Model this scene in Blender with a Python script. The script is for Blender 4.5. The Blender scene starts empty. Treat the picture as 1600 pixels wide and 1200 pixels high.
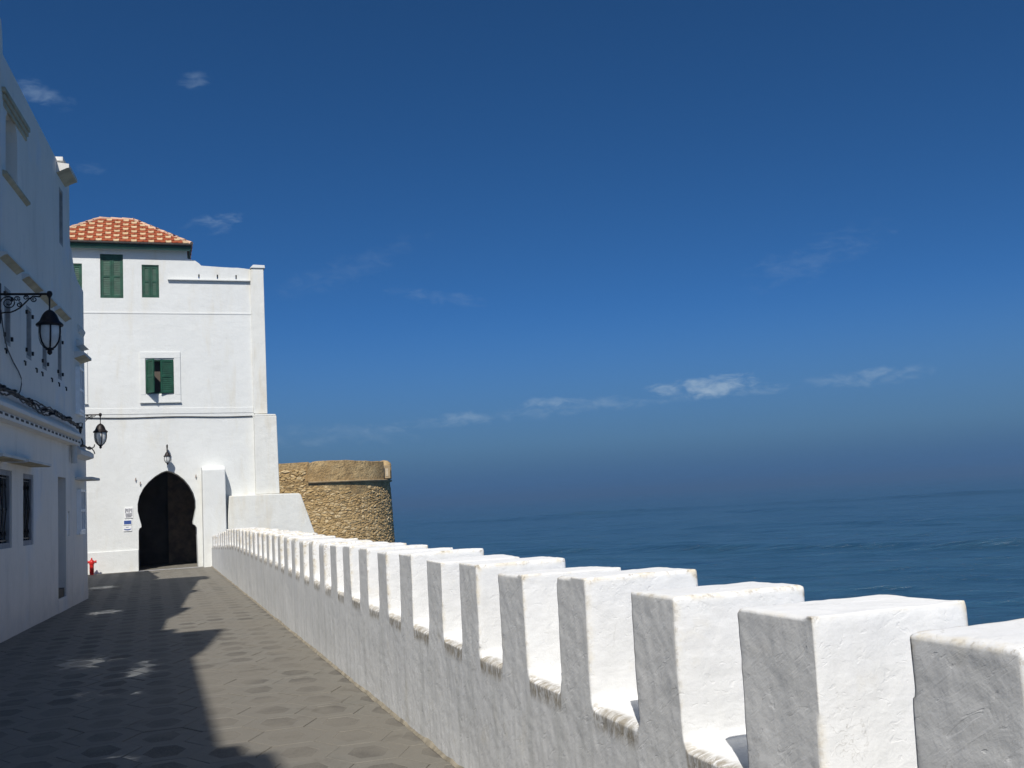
import bpy, bmesh, math, random
import numpy as np
from mathutils import Matrix, Vector
from mathutils.geometry import tessellate_polygon

random.seed(7)
S = bpy.context.scene
COL = S.collection
R = math.radians

# ------------------------------------------------------------------ camera
cam = bpy.data.cameras.new('camera')
cam.sensor_width = 36.0
cam.lens = 36.0
cam.clip_start = 0.05
cam.clip_end = 60000
camo = bpy.data.objects.new('camera', cam)
COL.objects.link(camo)
camo.matrix_world = Matrix(((0.94245671, 0.01399403, -0.33403521, 0.0),
                            (-0.3299792, -0.12169446, -0.9361112, 0.0),
                            (-0.0537502, 0.99246895, -0.11007402, 1.6),
                            (0, 0, 0, 1)))
S.camera = camo

# ------------------------------------------------------------------ light, sky, exposure
SUN_AZ, SUN_EL = R(21.1), R(48.0)          # light travels towards azimuth 21.1 deg, sun 48 deg high
sun = bpy.data.lights.new('sun', 'SUN')
sun.energy = 5.0
sun.angle = R(0.53)
sun.color = (1.0, 0.955, 0.89)
suno = bpy.data.objects.new('sun', sun)
COL.objects.link(suno)
suno.rotation_euler = Vector((math.sin(SUN_AZ) * math.cos(SUN_EL), math.cos(SUN_AZ) * math.cos(SUN_EL),
                              -math.sin(SUN_EL))).to_track_quat('-Z', 'Y').to_euler()

S.view_settings.view_transform = 'Standard'
S.view_settings.look = 'None'
S.view_settings.gamma = 1.0
S.view_settings.use_curve_mapping = False
S.view_settings.exposure = 0.0

world = bpy.data.worlds.new("World")
S.world = world
world.use_nodes = True


class NT:
    """small node-tree helper"""
    def __init__(self, tree):
        self.t = tree
        self.n = tree.nodes
        self.l = tree.links

    def new(self, typ, **kw):
        nd = self.n.new(typ)
        for k, v in kw.items():
            setattr(nd, k, v)
        return nd

    def put(self, sock, v):
        if v is None:
            return
        if isinstance(v, bpy.types.NodeSocket):
            self.l.new(v, sock)
        elif isinstance(v, (tuple, list)) and len(v) == 3 and sock.type == 'RGBA':
            sock.default_value = (*v, 1)
        else:
            sock.default_value = v

    def math(self, op, a, b=None, c=None, clamp=False):
        nd = self.new('ShaderNodeMath', operation=op, use_clamp=clamp)
        for i, v in enumerate((a, b, c)):
            self.put(nd.inputs[i], v)
        return nd.outputs[0]

    def vmath(self, op, a, b=None):
        nd = self.new('ShaderNodeVectorMath', operation=op)
        self.put(nd.inputs[0], a)
        if b is not None:
            self.put(nd.inputs[1], b)
        return nd.outputs[0]

    def noise(self, vec, scale, detail=3, rough=0.55, dist=0.0):
        nd = self.new('ShaderNodeTexNoise')
        self.put(nd.inputs['Vector'], vec)
        nd.inputs['Scale'].default_value = scale
        nd.inputs['Detail'].default_value = detail
        nd.inputs['Roughness'].default_value = rough
        nd.inputs['Distortion'].default_value = dist
        return nd.outputs[0]

    def ramp(self, v, lo, hi, a=0.0, b=1.0, smooth=True):
        nd = self.new('ShaderNodeMapRange', interpolation_type='SMOOTHSTEP' if smooth else 'LINEAR')
        self.put(nd.inputs[0], v)
        nd.inputs[1].default_value = lo
        nd.inputs[2].default_value = hi
        nd.inputs[3].default_value = a
        nd.inputs[4].default_value = b
        return nd.outputs[0]

    def mix(self, f, a, b, blend='MIX'):
        nd = self.new('ShaderNodeMix', data_type='RGBA', blend_type=blend)
        self.put(nd.inputs[0], f)
        self.put(nd.inputs[6], a)
        self.put(nd.inputs[7], b)
        return nd.outputs[2]

    def bump(self, h, strength, dist, normal=None):
        nd = self.new('ShaderNodeBump')
        self.put(nd.inputs['Height'], h)
        nd.inputs['Strength'].default_value = strength
        nd.inputs['Distance'].default_value = dist
        if normal is not None:
            self.put(nd.inputs['Normal'], normal)
        return nd.outputs[0]

    def scaled(self, vec, s):
        return self.vmath('MULTIPLY', vec, s)


def build_world():
    n = NT(world.node_tree)
    n.n.clear()
    out = n.new('ShaderNodeOutputWorld')
    bg = n.new('ShaderNodeBackground')
    sky = n.new('ShaderNodeTexSky', sky_type='NISHITA')
    sky.sun_disc = False
    sky.sun_elevation = SUN_EL
    sky.sun_rotation = R(180) + SUN_AZ
    sky.altitude = 0
    sky.air_density = 0.44
    sky.dust_density = 1.1
    sky.ozone_density = 10.0
    # clouds: soft patches fixed in the sky, given by azimuth / elevation in radians
    d = n.new('ShaderNodeTexCoord').outputs['Generated']
    sp = n.new('ShaderNodeSeparateXYZ')
    n.put(sp.inputs[0], d)
    az = n.math('ARCTAN2', sp.outputs[0], sp.outputs[1])
    el = n.math('ARCSINE', sp.outputs[2])
    cb = n.new('ShaderNodeCombineXYZ')
    n.put(cb.inputs[0], az)
    n.put(cb.inputs[1], n.math('MULTIPLY', el, 2.2))
    p = cb.outputs[0]
    nz = n.noise(p, 48, 8, 0.62, 0.6)
    nz2 = n.noise(p, 16, 5, 0.6, 0.3)
    nn = n.math('ADD', n.math('MULTIPLY', n.math('SUBTRACT', nz, 0.5), 3.6), n.math('MULTIPLY', n.math('SUBTRACT', nz2, 0.5), 2.6))
    tot = None
    for (ca, ce, ra, re, slope, amt) in CLOUDS:
        da = n.math('SUBTRACT', az, ca)
        de = n.math('SUBTRACT', n.math('SUBTRACT', el, ce), n.math('MULTIPLY', da, slope))
        q = n.math('ADD', n.math('POWER', n.math('ABSOLUTE', n.math('DIVIDE', da, ra)), 2.0),
                   n.math('POWER', n.math('ABSOLUTE', n.math('DIVIDE', de, re)), 2.0))
        b = n.math('SUBTRACT', n.math('ADD', nn, 0.55), q)
        b = n.math('MULTIPLY', n.math('MULTIPLY', n.ramp(b, -0.3, 1.7), n.ramp(q, 0.3, 2.0, 1.0, 0.0)), amt)
        tot = b if tot is None else n.math('MAXIMUM', tot, b)
    hsv = n.new('ShaderNodeHueSaturation')
    hsv.inputs['Hue'].default_value = SKY_HUE
    hsv.inputs['Saturation'].default_value = SKY_SAT
    hsv.inputs['Value'].default_value = 1.0
    n.put(hsv.inputs['Color'], sky.outputs[0])
    # a bank of sea mist lies all round the horizon
    base = n.mix(n.ramp(el, R(0.3), R(11.0), 0.97, 0.0), hsv.outputs[0], HAZE_COL)
    base = n.mix(n.ramp(el, R(0.2), R(3.2), 0.97, 0.0), base, MIST_COL)
    c = n.mix(tot, base, CLOUD_COL)
    n.put(bg.inputs[0], c)
    bg.inputs[1].default_value = 0.1
    n.l.new(bg.outputs[0], out.inputs[0])


HAZE_COL = (0.85, 1.82, 3.08)
MIST_COL = (0.57, 1.36, 2.85)
SKY_HUE, SKY_SAT = 0.4955, 1.125
CLOUD_COL = (3.4, 4.6, 6.0)
#          az      el     r_az   r_el  slope amount
CLOUDS = []


def cloud(px, py, rx, ry, slope, amt):
    """a cloud patch given where it stands in the sky of the photograph (1600 px wide): turned into a direction"""
    v = camo.matrix_world.to_3x3() @ Vector((px - 800, 600 - py, -1600)).normalized()
    CLOUDS.append((math.atan2(v.x, v.y), math.asin(v.z), rx * 1.5 / 1600, ry * 1.6 / 1600, slope, amt))


cloud(1118, 604, 60, 12, 0.0, 0.9)
cloud(1036, 610, 32, 9, 0.0, 0.75)
cloud(1190, 609, 60, 6, 0.0, 0.4)
cloud(860, 629, 55, 7, 0.02, 0.5)
cloud(720, 654, 90, 8, 0.05, 0.42)
cloud(640, 668, 60, 7, 0.04, 0.36)
cloud(960, 628, 110, 9, 0.03, 0.34)
cloud(800, 648, 120, 8, 0.04, 0.26)
cloud(1370, 588, 60, 10, 0.0, 0.42)
cloud(1310, 595, 60, 6, 0.0, 0.25)
cloud(340, 347, 34, 11, 0.12, 0.36)
cloud(65, 148, 34, 11, -0.25, 0.32)
cloud(306, 126, 22, 9, 0.0, 0.22)
cloud(140, 262, 18, 8, 0.0, 0.16)
cloud(1280, 400, 90, 22, 0.25, 0.12)
cloud(690, 465, 60, 9, -0.15, 0.16)
cloud(540, 420, 110, 18, 0.3, 0.08)
cloud(520, 680, 130, 14, 0.0, 0.16)
build_world()

# ------------------------------------------------------------------ helpers


class MB:
    """collects shapes and links them as one mesh object"""
    def __init__(self):
        self.v, self.f, self.m = [], [], []

    def add(self, vs, fs, mi=0):
        o = len(self.v)
        self.v += [tuple(x) for x in vs]
        self.f += [tuple(o + i for i in f) for f in fs]
        self.m += [mi] * len(fs)
        return self

    def box(self, x0, x1, y0, y1, z0, z1, mi=0):
        vs = [(x, y, z) for z in (z0, z1) for y in (y0, y1) for x in (x0, x1)]
        return self.add(vs, [(0, 2, 3, 1), (4, 5, 7, 6), (0, 1, 5, 4), (2, 6, 7, 3), (0, 4, 6, 2), (1, 3, 7, 5)], mi)

    def prism(self, pts, a0, a1, axis='y', mi=0):
        """pts: polygon in the two other axes, extruded along axis"""
        def P(p, a):
            if axis == 'y':
                return (p[0], a, p[1])
            if axis == 'x':
                return (a, p[0], p[1])
            return (p[0], p[1], a)
        n = len(pts)
        vs = [P(p, a0) for p in pts] + [P(p, a1) for p in pts]
        fs = [tuple(range(n)), tuple(range(2 * n - 1, n - 1, -1))]
        fs += [(i, i + n, (i + 1) % n + n, (i + 1) % n) for i in range(n)]
        return self.add(vs, fs, mi)

    def tube(self, pts, r, n=6, mi=0, cap=True):
        pts = [Vector(p) for p in pts]
        rs = r if isinstance(r, (list, tuple)) else [r] * len(pts)
        vs, fs = [], []
        up = Vector((0.13, 0.21, 0.97))
        for i, p in enumerate(pts):
            t = (pts[min(i + 1, len(pts) - 1)] - pts[max(i - 1, 0)])
            t = t.normalized() if t.length > 1e-9 else Vector((0, 0, 1))
            a = t.cross(up)
            if a.length < 0.1:
                a = t.cross(Vector((1, 0.1, 0)))
            a.normalize()
            b = t.cross(a)
            for k in range(n):
                w = 2 * math.pi * k / n
                vs.append(p + a * (rs[i] * math.cos(w)) + b * (rs[i] * math.sin(w)))
        for i in range(len(pts) - 1):
            for k in range(n):
                k2 = (k + 1) % n
                fs.append((i * n + k, i * n + k2, (i + 1) * n + k2, (i + 1) * n + k))
        if cap:
            fs.append(tuple(range(n - 1, -1, -1)))
            e = (len(pts) - 1) * n
            fs.append(tuple(range(e, e + n)))
        return self.add(vs, fs, mi)

    def lathe(self, prof, c=(0, 0, 0), n=16, mi=0, squash=1.0):
        vs, fs = [], []
        for (r, z) in prof:
            for k in range(n):
                w = 2 * math.pi * k / n
                vs.append((c[0] + r * math.cos(w), c[1] + r * math.sin(w) * squash, c[2] + z))
        for i in range(len(prof) - 1):
            for k in range(n):
                k2 = (k + 1) % n
                fs.append((i * n + k, i * n + k2, (i + 1) * n + k2, (i + 1) * n + k))
        fs.append(tuple(range(n - 1, -1, -1)))
        e = (len(prof) - 1) * n
        fs.append(tuple(range(e, e + n)))
        return self.add(vs, fs, mi)

    def panel(self, outline, holes, y, depth, mi=0, reveal_mi=None, rdepth=None):
        """front sheet in x,z at y (outward = -y) with holes, outline extruded back by depth, reveals of the holes"""
        loops = [outline] + [h for h in holes]
        tris = tessellate_polygon([[Vector((p[0], p[1], 0)) for p in lp] for lp in loops])
        flat = [p for lp in loops for p in lp]
        vs = [(p[0], y, p[1]) for p in flat]
        fs = []
        for t in tris:
            a, b, c = (flat[i] for i in t)
            cr = (b[0] - a[0]) * (c[1] - a[1]) - (b[1] - a[1]) * (c[0] - a[0])
            fs.append(tuple(t) if cr > 0 else (t[0], t[2], t[1]))
        self.add(vs, fs, mi)
        for li, lp in enumerate(loops):
            d = depth if li == 0 else (rdepth[li - 1] if rdepth else depth)
            n = len(lp)
            q = [(p[0], y, p[1]) for p in lp] + [(p[0], y + d, p[1]) for p in lp]
            self.add(q, [(i, (i + 1) % n, (i + 1) % n + n, i + n) for i in range(n)],
                     mi if (li == 0 or reveal_mi is None) else reveal_mi)
        return self

    def build(self, name, mats, parent=None, smooth=None, bevel=0.0, label=None, segs=2):
        me = bpy.data.meshes.new(name)
        me.from_pydata(self.v, [], self.f)
        mats = mats if isinstance(mats, (list, tuple)) else [mats]
        for m in mats:
            me.materials.append(m)
        if len(mats) > 1:
            me.polygons.foreach_set('material_index', self.m)
        bm = bmesh.new()
        bm.from_mesh(me)
        bmesh.ops.remove_doubles(bm, verts=bm.verts, dist=1e-5)
        bmesh.ops.recalc_face_normals(bm, faces=bm.faces)
        bm.to_mesh(me)
        bm.free()
        if smooth is not None:
            me.shade_smooth()
            me.set_sharp_from_angle(angle=R(smooth))
        o = link(name, me, parent)
        if bevel:
            b = o.modifiers.new('bevel', 'BEVEL')
            b.width = bevel
            b.segments = segs
            b.limit_method = 'ANGLE'
            b.angle_limit = R(40)
        if label:
            o['label'] = label
        return o


def link(name, data, parent=None):
    o = bpy.data.objects.new(name, data)
    COL.objects.link(o)
    if parent is not None:
        o.parent = parent
    return o


def thing(name, label, cat, loc=(0, 0, 0), rz=0.0, group=None):
    o = bpy.data.objects.new(name, None)
    COL.objects.link(o)
    o.location = loc
    o.rotation_euler = (0, 0, rz)
    o.empty_display_size = 0.3
    o['label'] = label
    o['category'] = cat
    if group:
        o['group'] = group
    return o


def struct(o, kind='structure'):
    o['kind'] = kind
    return o


def rect(x0, x1, z0, z1):
    return [(x0, z0), (x1, z0), (x1, z1), (x0, z1)]


# numpy value noise ---------------------------------------------------
def hash3(i, j, k, seed):
    h = (i.astype(np.int64) * 374761393 + j.astype(np.int64) * 668265263 + k.astype(np.int64) * 2147483647
         + seed * 1274126177) & 0xffffffff
    h = ((h ^ (h >> 13)) * 1274126177) & 0xffffffff
    h = h ^ (h >> 16)
    return (h & 0xffff) / 65535.0 * 2 - 1


def vnoise(p, seed=0):
    f = np.floor(p)
    t = p - f
    t = t * t * t * (t * (t * 6 - 15) + 10)
    i, j, k = f[:, 0], f[:, 1], f[:, 2]
    r = 0
    for a in (0, 1):
        for b in (0, 1):
            for c in (0, 1):
                w = (t[:, 0] if a else 1 - t[:, 0]) * (t[:, 1] if b else 1 - t[:, 1]) * (t[:, 2] if c else 1 - t[:, 2])
                r = r + w * hash3(i + a, j + b, k + c, seed)
    return r


# ------------------------------------------------------------------ materials
def material(name):
    m = bpy.data.materials.new(name)
    m.use_nodes = True
    n = NT(m.node_tree)
    b = n.n['Principled BSDF']
    return m, n, b


def posn(n):
    return n.new('ShaderNodeNewGeometry').outputs['Position']


def plain(name, col, rough=0.6, metal=0.0, var=0.15, scale=8.0, bump=0.0, spec=0.4):
    m, n, b = material(name)
    p = posn(n)
    nz = n.noise(p, scale, 4)
    c = n.mix(n.ramp(nz, 0.3, 0.7), tuple(x * (1 - var) for x in col), tuple(min(1, x * (1 + var)) for x in col))
    n.put(b.inputs['Base Color'], c)
    b.inputs['Roughness'].default_value = rough
    b.inputs['Metallic'].default_value = metal
    b.inputs['Specular IOR Level'].default_value = spec
    if bump:
        n.put(b.inputs['Normal'], n.bump(n.noise(p, scale * 4, 4), bump, 0.01))
    return m


def whitewash(name, col=(0.80, 0.80, 0.775), stain=(0.62, 0.54, 0.38), amount=0.5, grime=(0.5, 0.5, 0.47), grime_amt=0.3,
              bump=0.35, patch=None, fade_low=None):
    m, n, b = material(name)
    p = posn(n)
    big = n.noise(p, 0.55, 4, 0.6)
    c = n.mix(n.ramp(big, 0.35, 0.7), tuple(x * 0.95 for x in col), col)
    st = n.noise(n.scaled(p, (1.6, 1.6, 0.28)), 1.5, 5, 0.65, 0.3)              # long vertical run-off stains
    c = n.mix(n.math('MULTIPLY', n.ramp(st, 0.50, 0.74), amount), c, stain)
    gr = n.noise(n.scaled(p, (3.5, 3.5, 1.2)), 1.3, 6, 0.7, 0.2)
    c = n.mix(n.math('MULTIPLY', n.ramp(gr, 0.50, 0.78), grime_amt), c, grime)
    if patch:
        pz = n.noise(p, 0.9, 3, 0.5)
        c = n.mix(n.math('MULTIPLY', n.ramp(pz, 0.55, 0.72), patch[3]), c, patch[:3])
    if fade_low:                                                                # splashed dirt near the ground
        sz = n.new('ShaderNodeSeparateXYZ')
        n.put(sz.inputs[0], p)
        lo = n.math('ADD', sz.outputs[2], n.math('MULTIPLY', n.noise(p, 3.0, 4), 0.9))
        c = n.mix(n.math('MULTIPLY', n.ramp(lo, 0.35, 0.95, 1.0, 0.0), fade_low), c, grime)
    n.put(b.inputs['Base Color'], c)
    b.inputs['Roughness'].default_value = 0.9
    b.inputs['Specular IOR Level'].default_value = 0.15
    h = n.math('ADD', n.math('MULTIPLY', n.noise(p, 3.0, 4, 0.55), 1.6), n.math('MULTIPLY', n.noise(p, 22, 4, 0.6), 0.25))
    n.put(b.inputs['Normal'], n.bump(h, bump, 0.03))
    return m


def parapet_mat():
    m, n, b = material('parapet_whitewash')
    p = posn(n)
    col = (0.80, 0.80, 0.785)
    big = n.noise(p, 1.4, 4, 0.6)
    c = n.mix(n.ramp(big, 0.3, 0.7), (0.75, 0.755, 0.75), col)
    streak = n.noise(n.scaled(p, (5, 5, 0.35)), 1.5, 6, 0.72, 0.5)
    sz = n.new('ShaderNodeSeparateXYZ')
    n.put(sz.inputs[0], p)
    below = n.ramp(sz.outputs[2], 0.45, 0.85, 1.0, 0.25)
    c = n.mix(n.math('MULTIPLY', n.ramp(streak, 0.44, 0.66), n.math('MULTIPLY', below, 0.5)), c, (0.49, 0.50, 0.48))
    yel = n.noise(p, 4.2, 5, 0.65, 0.3)
    c = n.mix(n.math('MULTIPLY', n.ramp(yel, 0.56, 0.8), 0.35), c, (0.66, 0.60, 0.46))
    e = n.new('ShaderNodeAttribute', attribute_name='edge').outputs['Fac']
    br = n.noise(p, 14, 4, 0.7)
    ed = n.math('MULTIPLY', n.ramp(e, 0.25, 0.9), n.ramp(br, 0.40, 0.62))
    c = n.mix(n.math('MULTIPLY', ed, 0.75), c, (0.60, 0.52, 0.36))
    br2 = n.noise(p, 30, 4, 0.7)
    c = n.mix(n.math('MULTIPLY', n.math('MULTIPLY', n.ramp(e, 0.42, 0.9), n.ramp(br2, 0.50, 0.66)), 0.8), c, (0.24, 0.19, 0.12))
    sill = n.new('ShaderNodeAttribute', attribute_name='sill').outputs['Fac']
    dr = n.noise(n.scaled(p, (1, 2.2, 1)), 11, 6, 0.75, 1.2)
    c = n.mix(n.math('MULTIPLY', n.math('MULTIPLY', n.ramp(sill, 0.12, 0.65), n.ramp(dr, 0.36, 0.58)), 0.9), c, (0.27, 0.23, 0.165))
    # limewash brush marks, hairline cracks and grit
    bm_ = n.noise(n.scaled(p, (2.0, 2.0, 14)), 4.5, 5, 0.7, 0.4)
    c = n.mix(n.ramp(bm_, 0.35, 0.65, 0.22, 0.0), c, (0.60, 0.60, 0.58))
    vor = n.new('ShaderNodeTexVoronoi', feature='DISTANCE_TO_EDGE')
    n.put(vor.inputs['Vector'], n.vmath('ADD', n.scaled(p, (1, 1, 0.6)), n.scaled(n.noise(p, 3.0, 5, 0.7), (0.35, 0.3, 0.3))))
    vor.inputs['Scale'].default_value = 3.1
    crk = n.math('MULTIPLY', n.ramp(vor.outputs[0], 0.0, 0.010, 1.0, 0.0), n.ramp(n.noise(p, 1.7, 3), 0.52, 0.62))
    c = n.mix(n.math('MULTIPLY', crk, 0.35), c, (0.30, 0.28, 0.24))
    grit = n.noise(p, 75, 3, 0.7)
    c = n.mix(n.ramp(grit, 0.66, 0.78, 0.0, 0.4), c, (0.42, 0.40, 0.35))
    n.put(b.inputs['Base Color'], c)
    b.inputs['Roughness'].default_value = 0.92
    b.inputs['Specular IOR Level'].default_value = 0.1
    rot = n.new('ShaderNodeVectorRotate', rotation_type='EULER_XYZ')
    n.put(rot.inputs['Vector'], p)
    rot.inputs['Rotation'].default_value = (R(35), R(20), R(12))
    stroke = n.noise(n.scaled(rot.outputs[0], (9, 2.2, 16)), 2.6, 4, 0.6, 0.6)      # trowel and brush strokes
    fine = n.noise(p, 60, 3, 0.6)
    lump = n.noise(p, 11, 4, 0.55, 0.4)
    chip = n.ramp(n.noise(n.scaled(rot.outputs[0], (1.6, 0.6, 2.4)), 15, 3, 0.5, 0.8), 0.60, 0.70)       # flaked and re-painted spots
    h = n.math('ADD', n.math('MULTIPLY', stroke, 0.36), n.math('ADD', n.math('MULTIPLY', fine, 0.16), n.math('MULTIPLY', lump, 0.42)))
    h = n.math('ADD', h, n.math('MULTIPLY', chip, -0.14))
    n.put(b.inputs['Normal'], n.bump(h, 0.44, 0.012))
    return m


def paver_mats():
    out = []
    for kind in ('rim', 'pebble'):
        m, n, b = material('paver_' + kind)
        p = posn(n)
        rnd = n.new('ShaderNodeObjectInfo').outputs['Random']
        if kind == 'rim':
            c0, c1 = (0.178, 0.168, 0.142), (0.218, 0.204, 0.172)
        else:
            c0, c1 = (0.128, 0.119, 0.10), (0.172, 0.159, 0.132)
        c = n.mix(n.ramp(n.noise(p, 7, 5, 0.7), 0.3, 0.7), c0, c1)
        c = n.mix(n.math('MULTIPLY', rnd, 0.22), c, tuple(x * 0.68 for x in c0))
        if kind == 'pebble':
            vor = n.new('ShaderNodeTexVoronoi')
            n.put(vor.inputs['Vector'], p)
            vor.inputs['Scale'].default_value = 70
            c = n.mix(n.ramp(vor.outputs['Distance'], 0.15, 0.6, 0.0, 0.6), c, (0.06, 0.056, 0.05))
            c = n.mix(n.math('MULTIPLY', n.ramp(n.noise(p, 95, 2), 0.6, 0.75), 0.7), c, (0.34, 0.31, 0.27))
        # sand trodden over the whole path hides the pattern in places
        dust = n.noise(p, 0.75, 5, 0.65, 0.3)
        c = n.mix(n.ramp(dust, 0.34, 0.60, 0.05, 0.92), c, (0.192, 0.176, 0.145))
        spots = n.noise(p, 2.4, 5, 0.7, 0.4)
        c = n.mix(n.math('MULTIPLY', n.ramp(spots, 0.54, 0.74), 0.6), c, (0.088, 0.076, 0.058))
        # damp patches, kept where water has been spilt
        wet = None
        for (wx, wy, rx, ry) in ((-0.77, 19.4, 0.5, 0.7), (-0.7, 13.0, 0.75, 0.9), (-0.15, 11.6, 0.4, 1.5), (-0.4, 10.4, 0.45, 0.5),
                                 (-1.1, 26.6, 0.5, 0.8), (-0.17, 7.55, 0.25, 0.25)):
            q = n.vmath('LENGTH', n.vmath('MULTIPLY', n.vmath('SUBTRACT', p, (wx, wy, 0)), (1 / rx, 1 / ry, 0)))
            q = n.t.nodes[-1].outputs[1]
            wet = q if wet is None else n.math('MINIMUM', wet, q)
        wn = n.math('ADD', wet, n.math('ADD', n.math('MULTIPLY', n.noise(p, 5.0, 5, 0.65), 1.8), n.math('MULTIPLY', rnd, 0.7)))
        wf = n.ramp(wn, 1.35, 1.9, 0.75, 0.0)
        c = n.mix(n.math('MULTIPLY', wf, 0.45), c, (0.05, 0.047, 0.042))
        n.put(b.inputs['Base Color'], c)
        n.put(b.inputs['Roughness'], n.math('SUBTRACT', 0.85 if kind == 'pebble' else 0.72, n.math('MULTIPLY', wf, 0.55)))
        b.inputs['Specular IOR Level'].default_value = 0.4
        gr = n.noise(p, 120, 3, 0.7)
        c = n.mix(n.ramp(gr, 0.3, 0.7, 0.25, 0.0), c, (0.05, 0.045, 0.038))
        c = n.mix(n.ramp(gr, 0.62, 0.78, 0.0, 0.35), c, (0.34, 0.31, 0.26))
        n.put(b.inputs['Base Color'], c)
        h = n.noise(p, 45 if kind == 'pebble' else 30, 4, 0.65)
        n.put(b.inputs['Normal'], n.bump(h, 0.5 if kind == 'pebble' else 0.25, 0.006))
        out.append(m)
    return out


def island_mat(name, cols, rough=0.9, bump=0.5, scale=9.0, spec=0.2):
    m, n, b = material(name)
    p = posn(n)
    g = n.new('ShaderNodeNewGeometry')
    oi = n.new('ShaderNodeObjectInfo')
    r = n.math('FRACT', n.math('ADD', g.outputs['Random Per Island'], oi.outputs['Random']))
    cr = n.new('ShaderNodeValToRGB')
    cr.color_ramp.interpolation = 'LINEAR'
    els = cr.color_ramp.elements
    while len(els) < len(cols):
        els.new(0.5)
    for i, c in enumerate(cols):
        els[i].position = i / max(1, len(cols) - 1)
        els[i].color = (*c, 1)
    n.put(cr.inputs[0], r)
    c = n.mix(n.ramp(n.noise(p, scale, 5, 0.65), 0.3, 0.75, 0.0, 0.45), cr.outputs[0], tuple(x * 0.55 for x in cols[0]))
    n.put(b.inputs['Base Color'], c)
    b.inputs['Roughness'].default_value = rough
    b.inputs['Specular IOR Level'].default_value = spec
    n.put(b.inputs['Normal'], n.bump(n.noise(p, scale * 2.5, 5, 0.65), bump, 0.03))
    return m


def glass_mat(name, col, rough=0.25, alpha=0.55):
    m, n, b = material(name)
    b.inputs['Base Color'].default_value = (*col, 1)
    b.inputs['Roughness'].default_value = rough
    b.inputs['Alpha'].default_value = alpha
    n.put(b.inputs['Base Color'], n.mix(n.ramp(n.noise(posn(n), 6, 4), 0.3, 0.7), tuple(x * 0.8 for x in col), col))
    return m


def sea_mat():
    m, n, b = material('sea_water')
    p = posn(n)
    cl = n.noise(p, 0.006, 4, 0.6)
    c = n.mix(n.ramp(cl, 0.35, 0.7), (0.023, 0.074, 0.128), (0.031, 0.088, 0.145))
    n.put(b.inputs['Base Color'], c)
    b.inputs['Roughness'].default_value = 0.2
    b.inputs['IOR'].default_value = 1.33
    rot = n.new('ShaderNodeVectorRotate', rotation_type='Z_AXIS')
    n.put(rot.inputs['Vector'], p)
    rot.inputs['Angle'].default_value = R(30)
    q = rot.outputs[0]
    h1 = n.noise(n.scaled(q, (0.35, 1.0, 1)), 0.12, 6, 0.62, 0.3)
    h2 = n.noise(n.scaled(q, (0.5, 1.0, 1)), 0.9, 5, 0.65, 0.2)
    h3 = n.noise(n.scaled(q, (0.25, 1.0, 1)), 0.025, 4, 0.6, 0.3)
    h4 = n.noise(n.scaled(q, (0.45, 1.0, 1)), 0.32, 5, 0.7, 0.3)
    h = n.math('ADD', n.math('MULTIPLY', h1, 2.2), n.math('ADD', n.math('MULTIPLY', h2, 0.45), n.math('MULTIPLY', h3, 4.0)))
    h = n.math('ADD', h, n.math('MULTIPLY', h4, 1.3))
    n.put(b.inputs['Normal'], n.bump(h, 1.0, 1.0))
    # shading of the wave facets put into the colour, as flecks following the ripples
    c2 = n.mix(n.ramp(h4, 0.38, 0.62), (0.012, 0.050, 0.088), c)
    n.put(b.inputs['Base Color'], n.mix(n.ramp(h1, 0.40, 0.60, 0.0, 0.35), c2, (0.036, 0.100, 0.160)))
    return m


def mottled_plaster():
    m, n, b = material('ochre_wall_plaster')
    p = posn(n)
    c = n.mix(n.ramp(n.noise(p, 1.1, 6, 0.7, 0.5), 0.35, 0.68), (0.36, 0.24, 0.11), (0.56, 0.41, 0.21))
    c = n.mix(n.ramp(n.noise(n.scaled(p, (1, 1, 0.5)), 4.5, 6, 0.75, 0.4), 0.48, 0.72, 0.0, 0.75), c, (0.17, 0.12, 0.065))
    c = n.mix(n.ramp(n.noise(p, 7.0, 5, 0.7), 0.58, 0.74, 0.0, 0.6), c, (0.52, 0.42, 0.27))
    n.put(b.inputs['Base Color'], c)
    b.inputs['Roughness'].default_value = 0.95
    b.inputs['Specular IOR Level'].default_value = 0.1
    h = n.math('ADD', n.noise(p, 2.5, 6, 0.65), n.math('MULTIPLY', n.noise(p, 12, 5, 0.7), 0.6))
    n.put(b.inputs['Normal'], n.bump(h, 0.9, 0.12))
    return m


M = {}
M['parapet'] = parapet_mat()
M['tower'] = whitewash('tower_whitewash', (0.67, 0.68, 0.655), (0.58, 0.54, 0.43), 0.45, (0.52, 0.51, 0.46), 0.3, 0.35)
M['tower_worn'] = whitewash('tower_worn_whitewash', (0.68, 0.68, 0.635), (0.57, 0.50, 0.36), 0.5, (0.50, 0.48, 0.42), 0.4, 0.45)
M['house'] = whitewash('house_whitewash', (0.85, 0.785, 0.70), (0.55, 0.50, 0.42), 0.25, (0.48, 0.48, 0.47), 0.3, 0.35,
                       patch=(0.60, 0.68, 0.79, 0.35), fade_low=0.4)
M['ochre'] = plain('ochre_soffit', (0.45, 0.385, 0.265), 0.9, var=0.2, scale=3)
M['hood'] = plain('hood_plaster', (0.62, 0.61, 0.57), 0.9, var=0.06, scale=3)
M['concrete'] = plain('grey_reveal', (0.30, 0.30, 0.31), 0.9, var=0.15, scale=5, bump=0.3)
M['iron'] = plain('dark_iron', (0.022, 0.018, 0.016), 0.55, 0.2, var=0.4, scale=14)
M['lantern'] = plain('lantern_brown_metal', (0.016, 0.011, 0.010), 0.5, 0.3, var=0.4, scale=20)
M['frost'] = glass_mat('lantern_glass', (0.86, 0.87, 0.84), 0.4, 0.72)
M['pane'] = plain('window_pane', (0.05, 0.06, 0.07), 0.08, var=0.1, spec=0.6)
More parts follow.
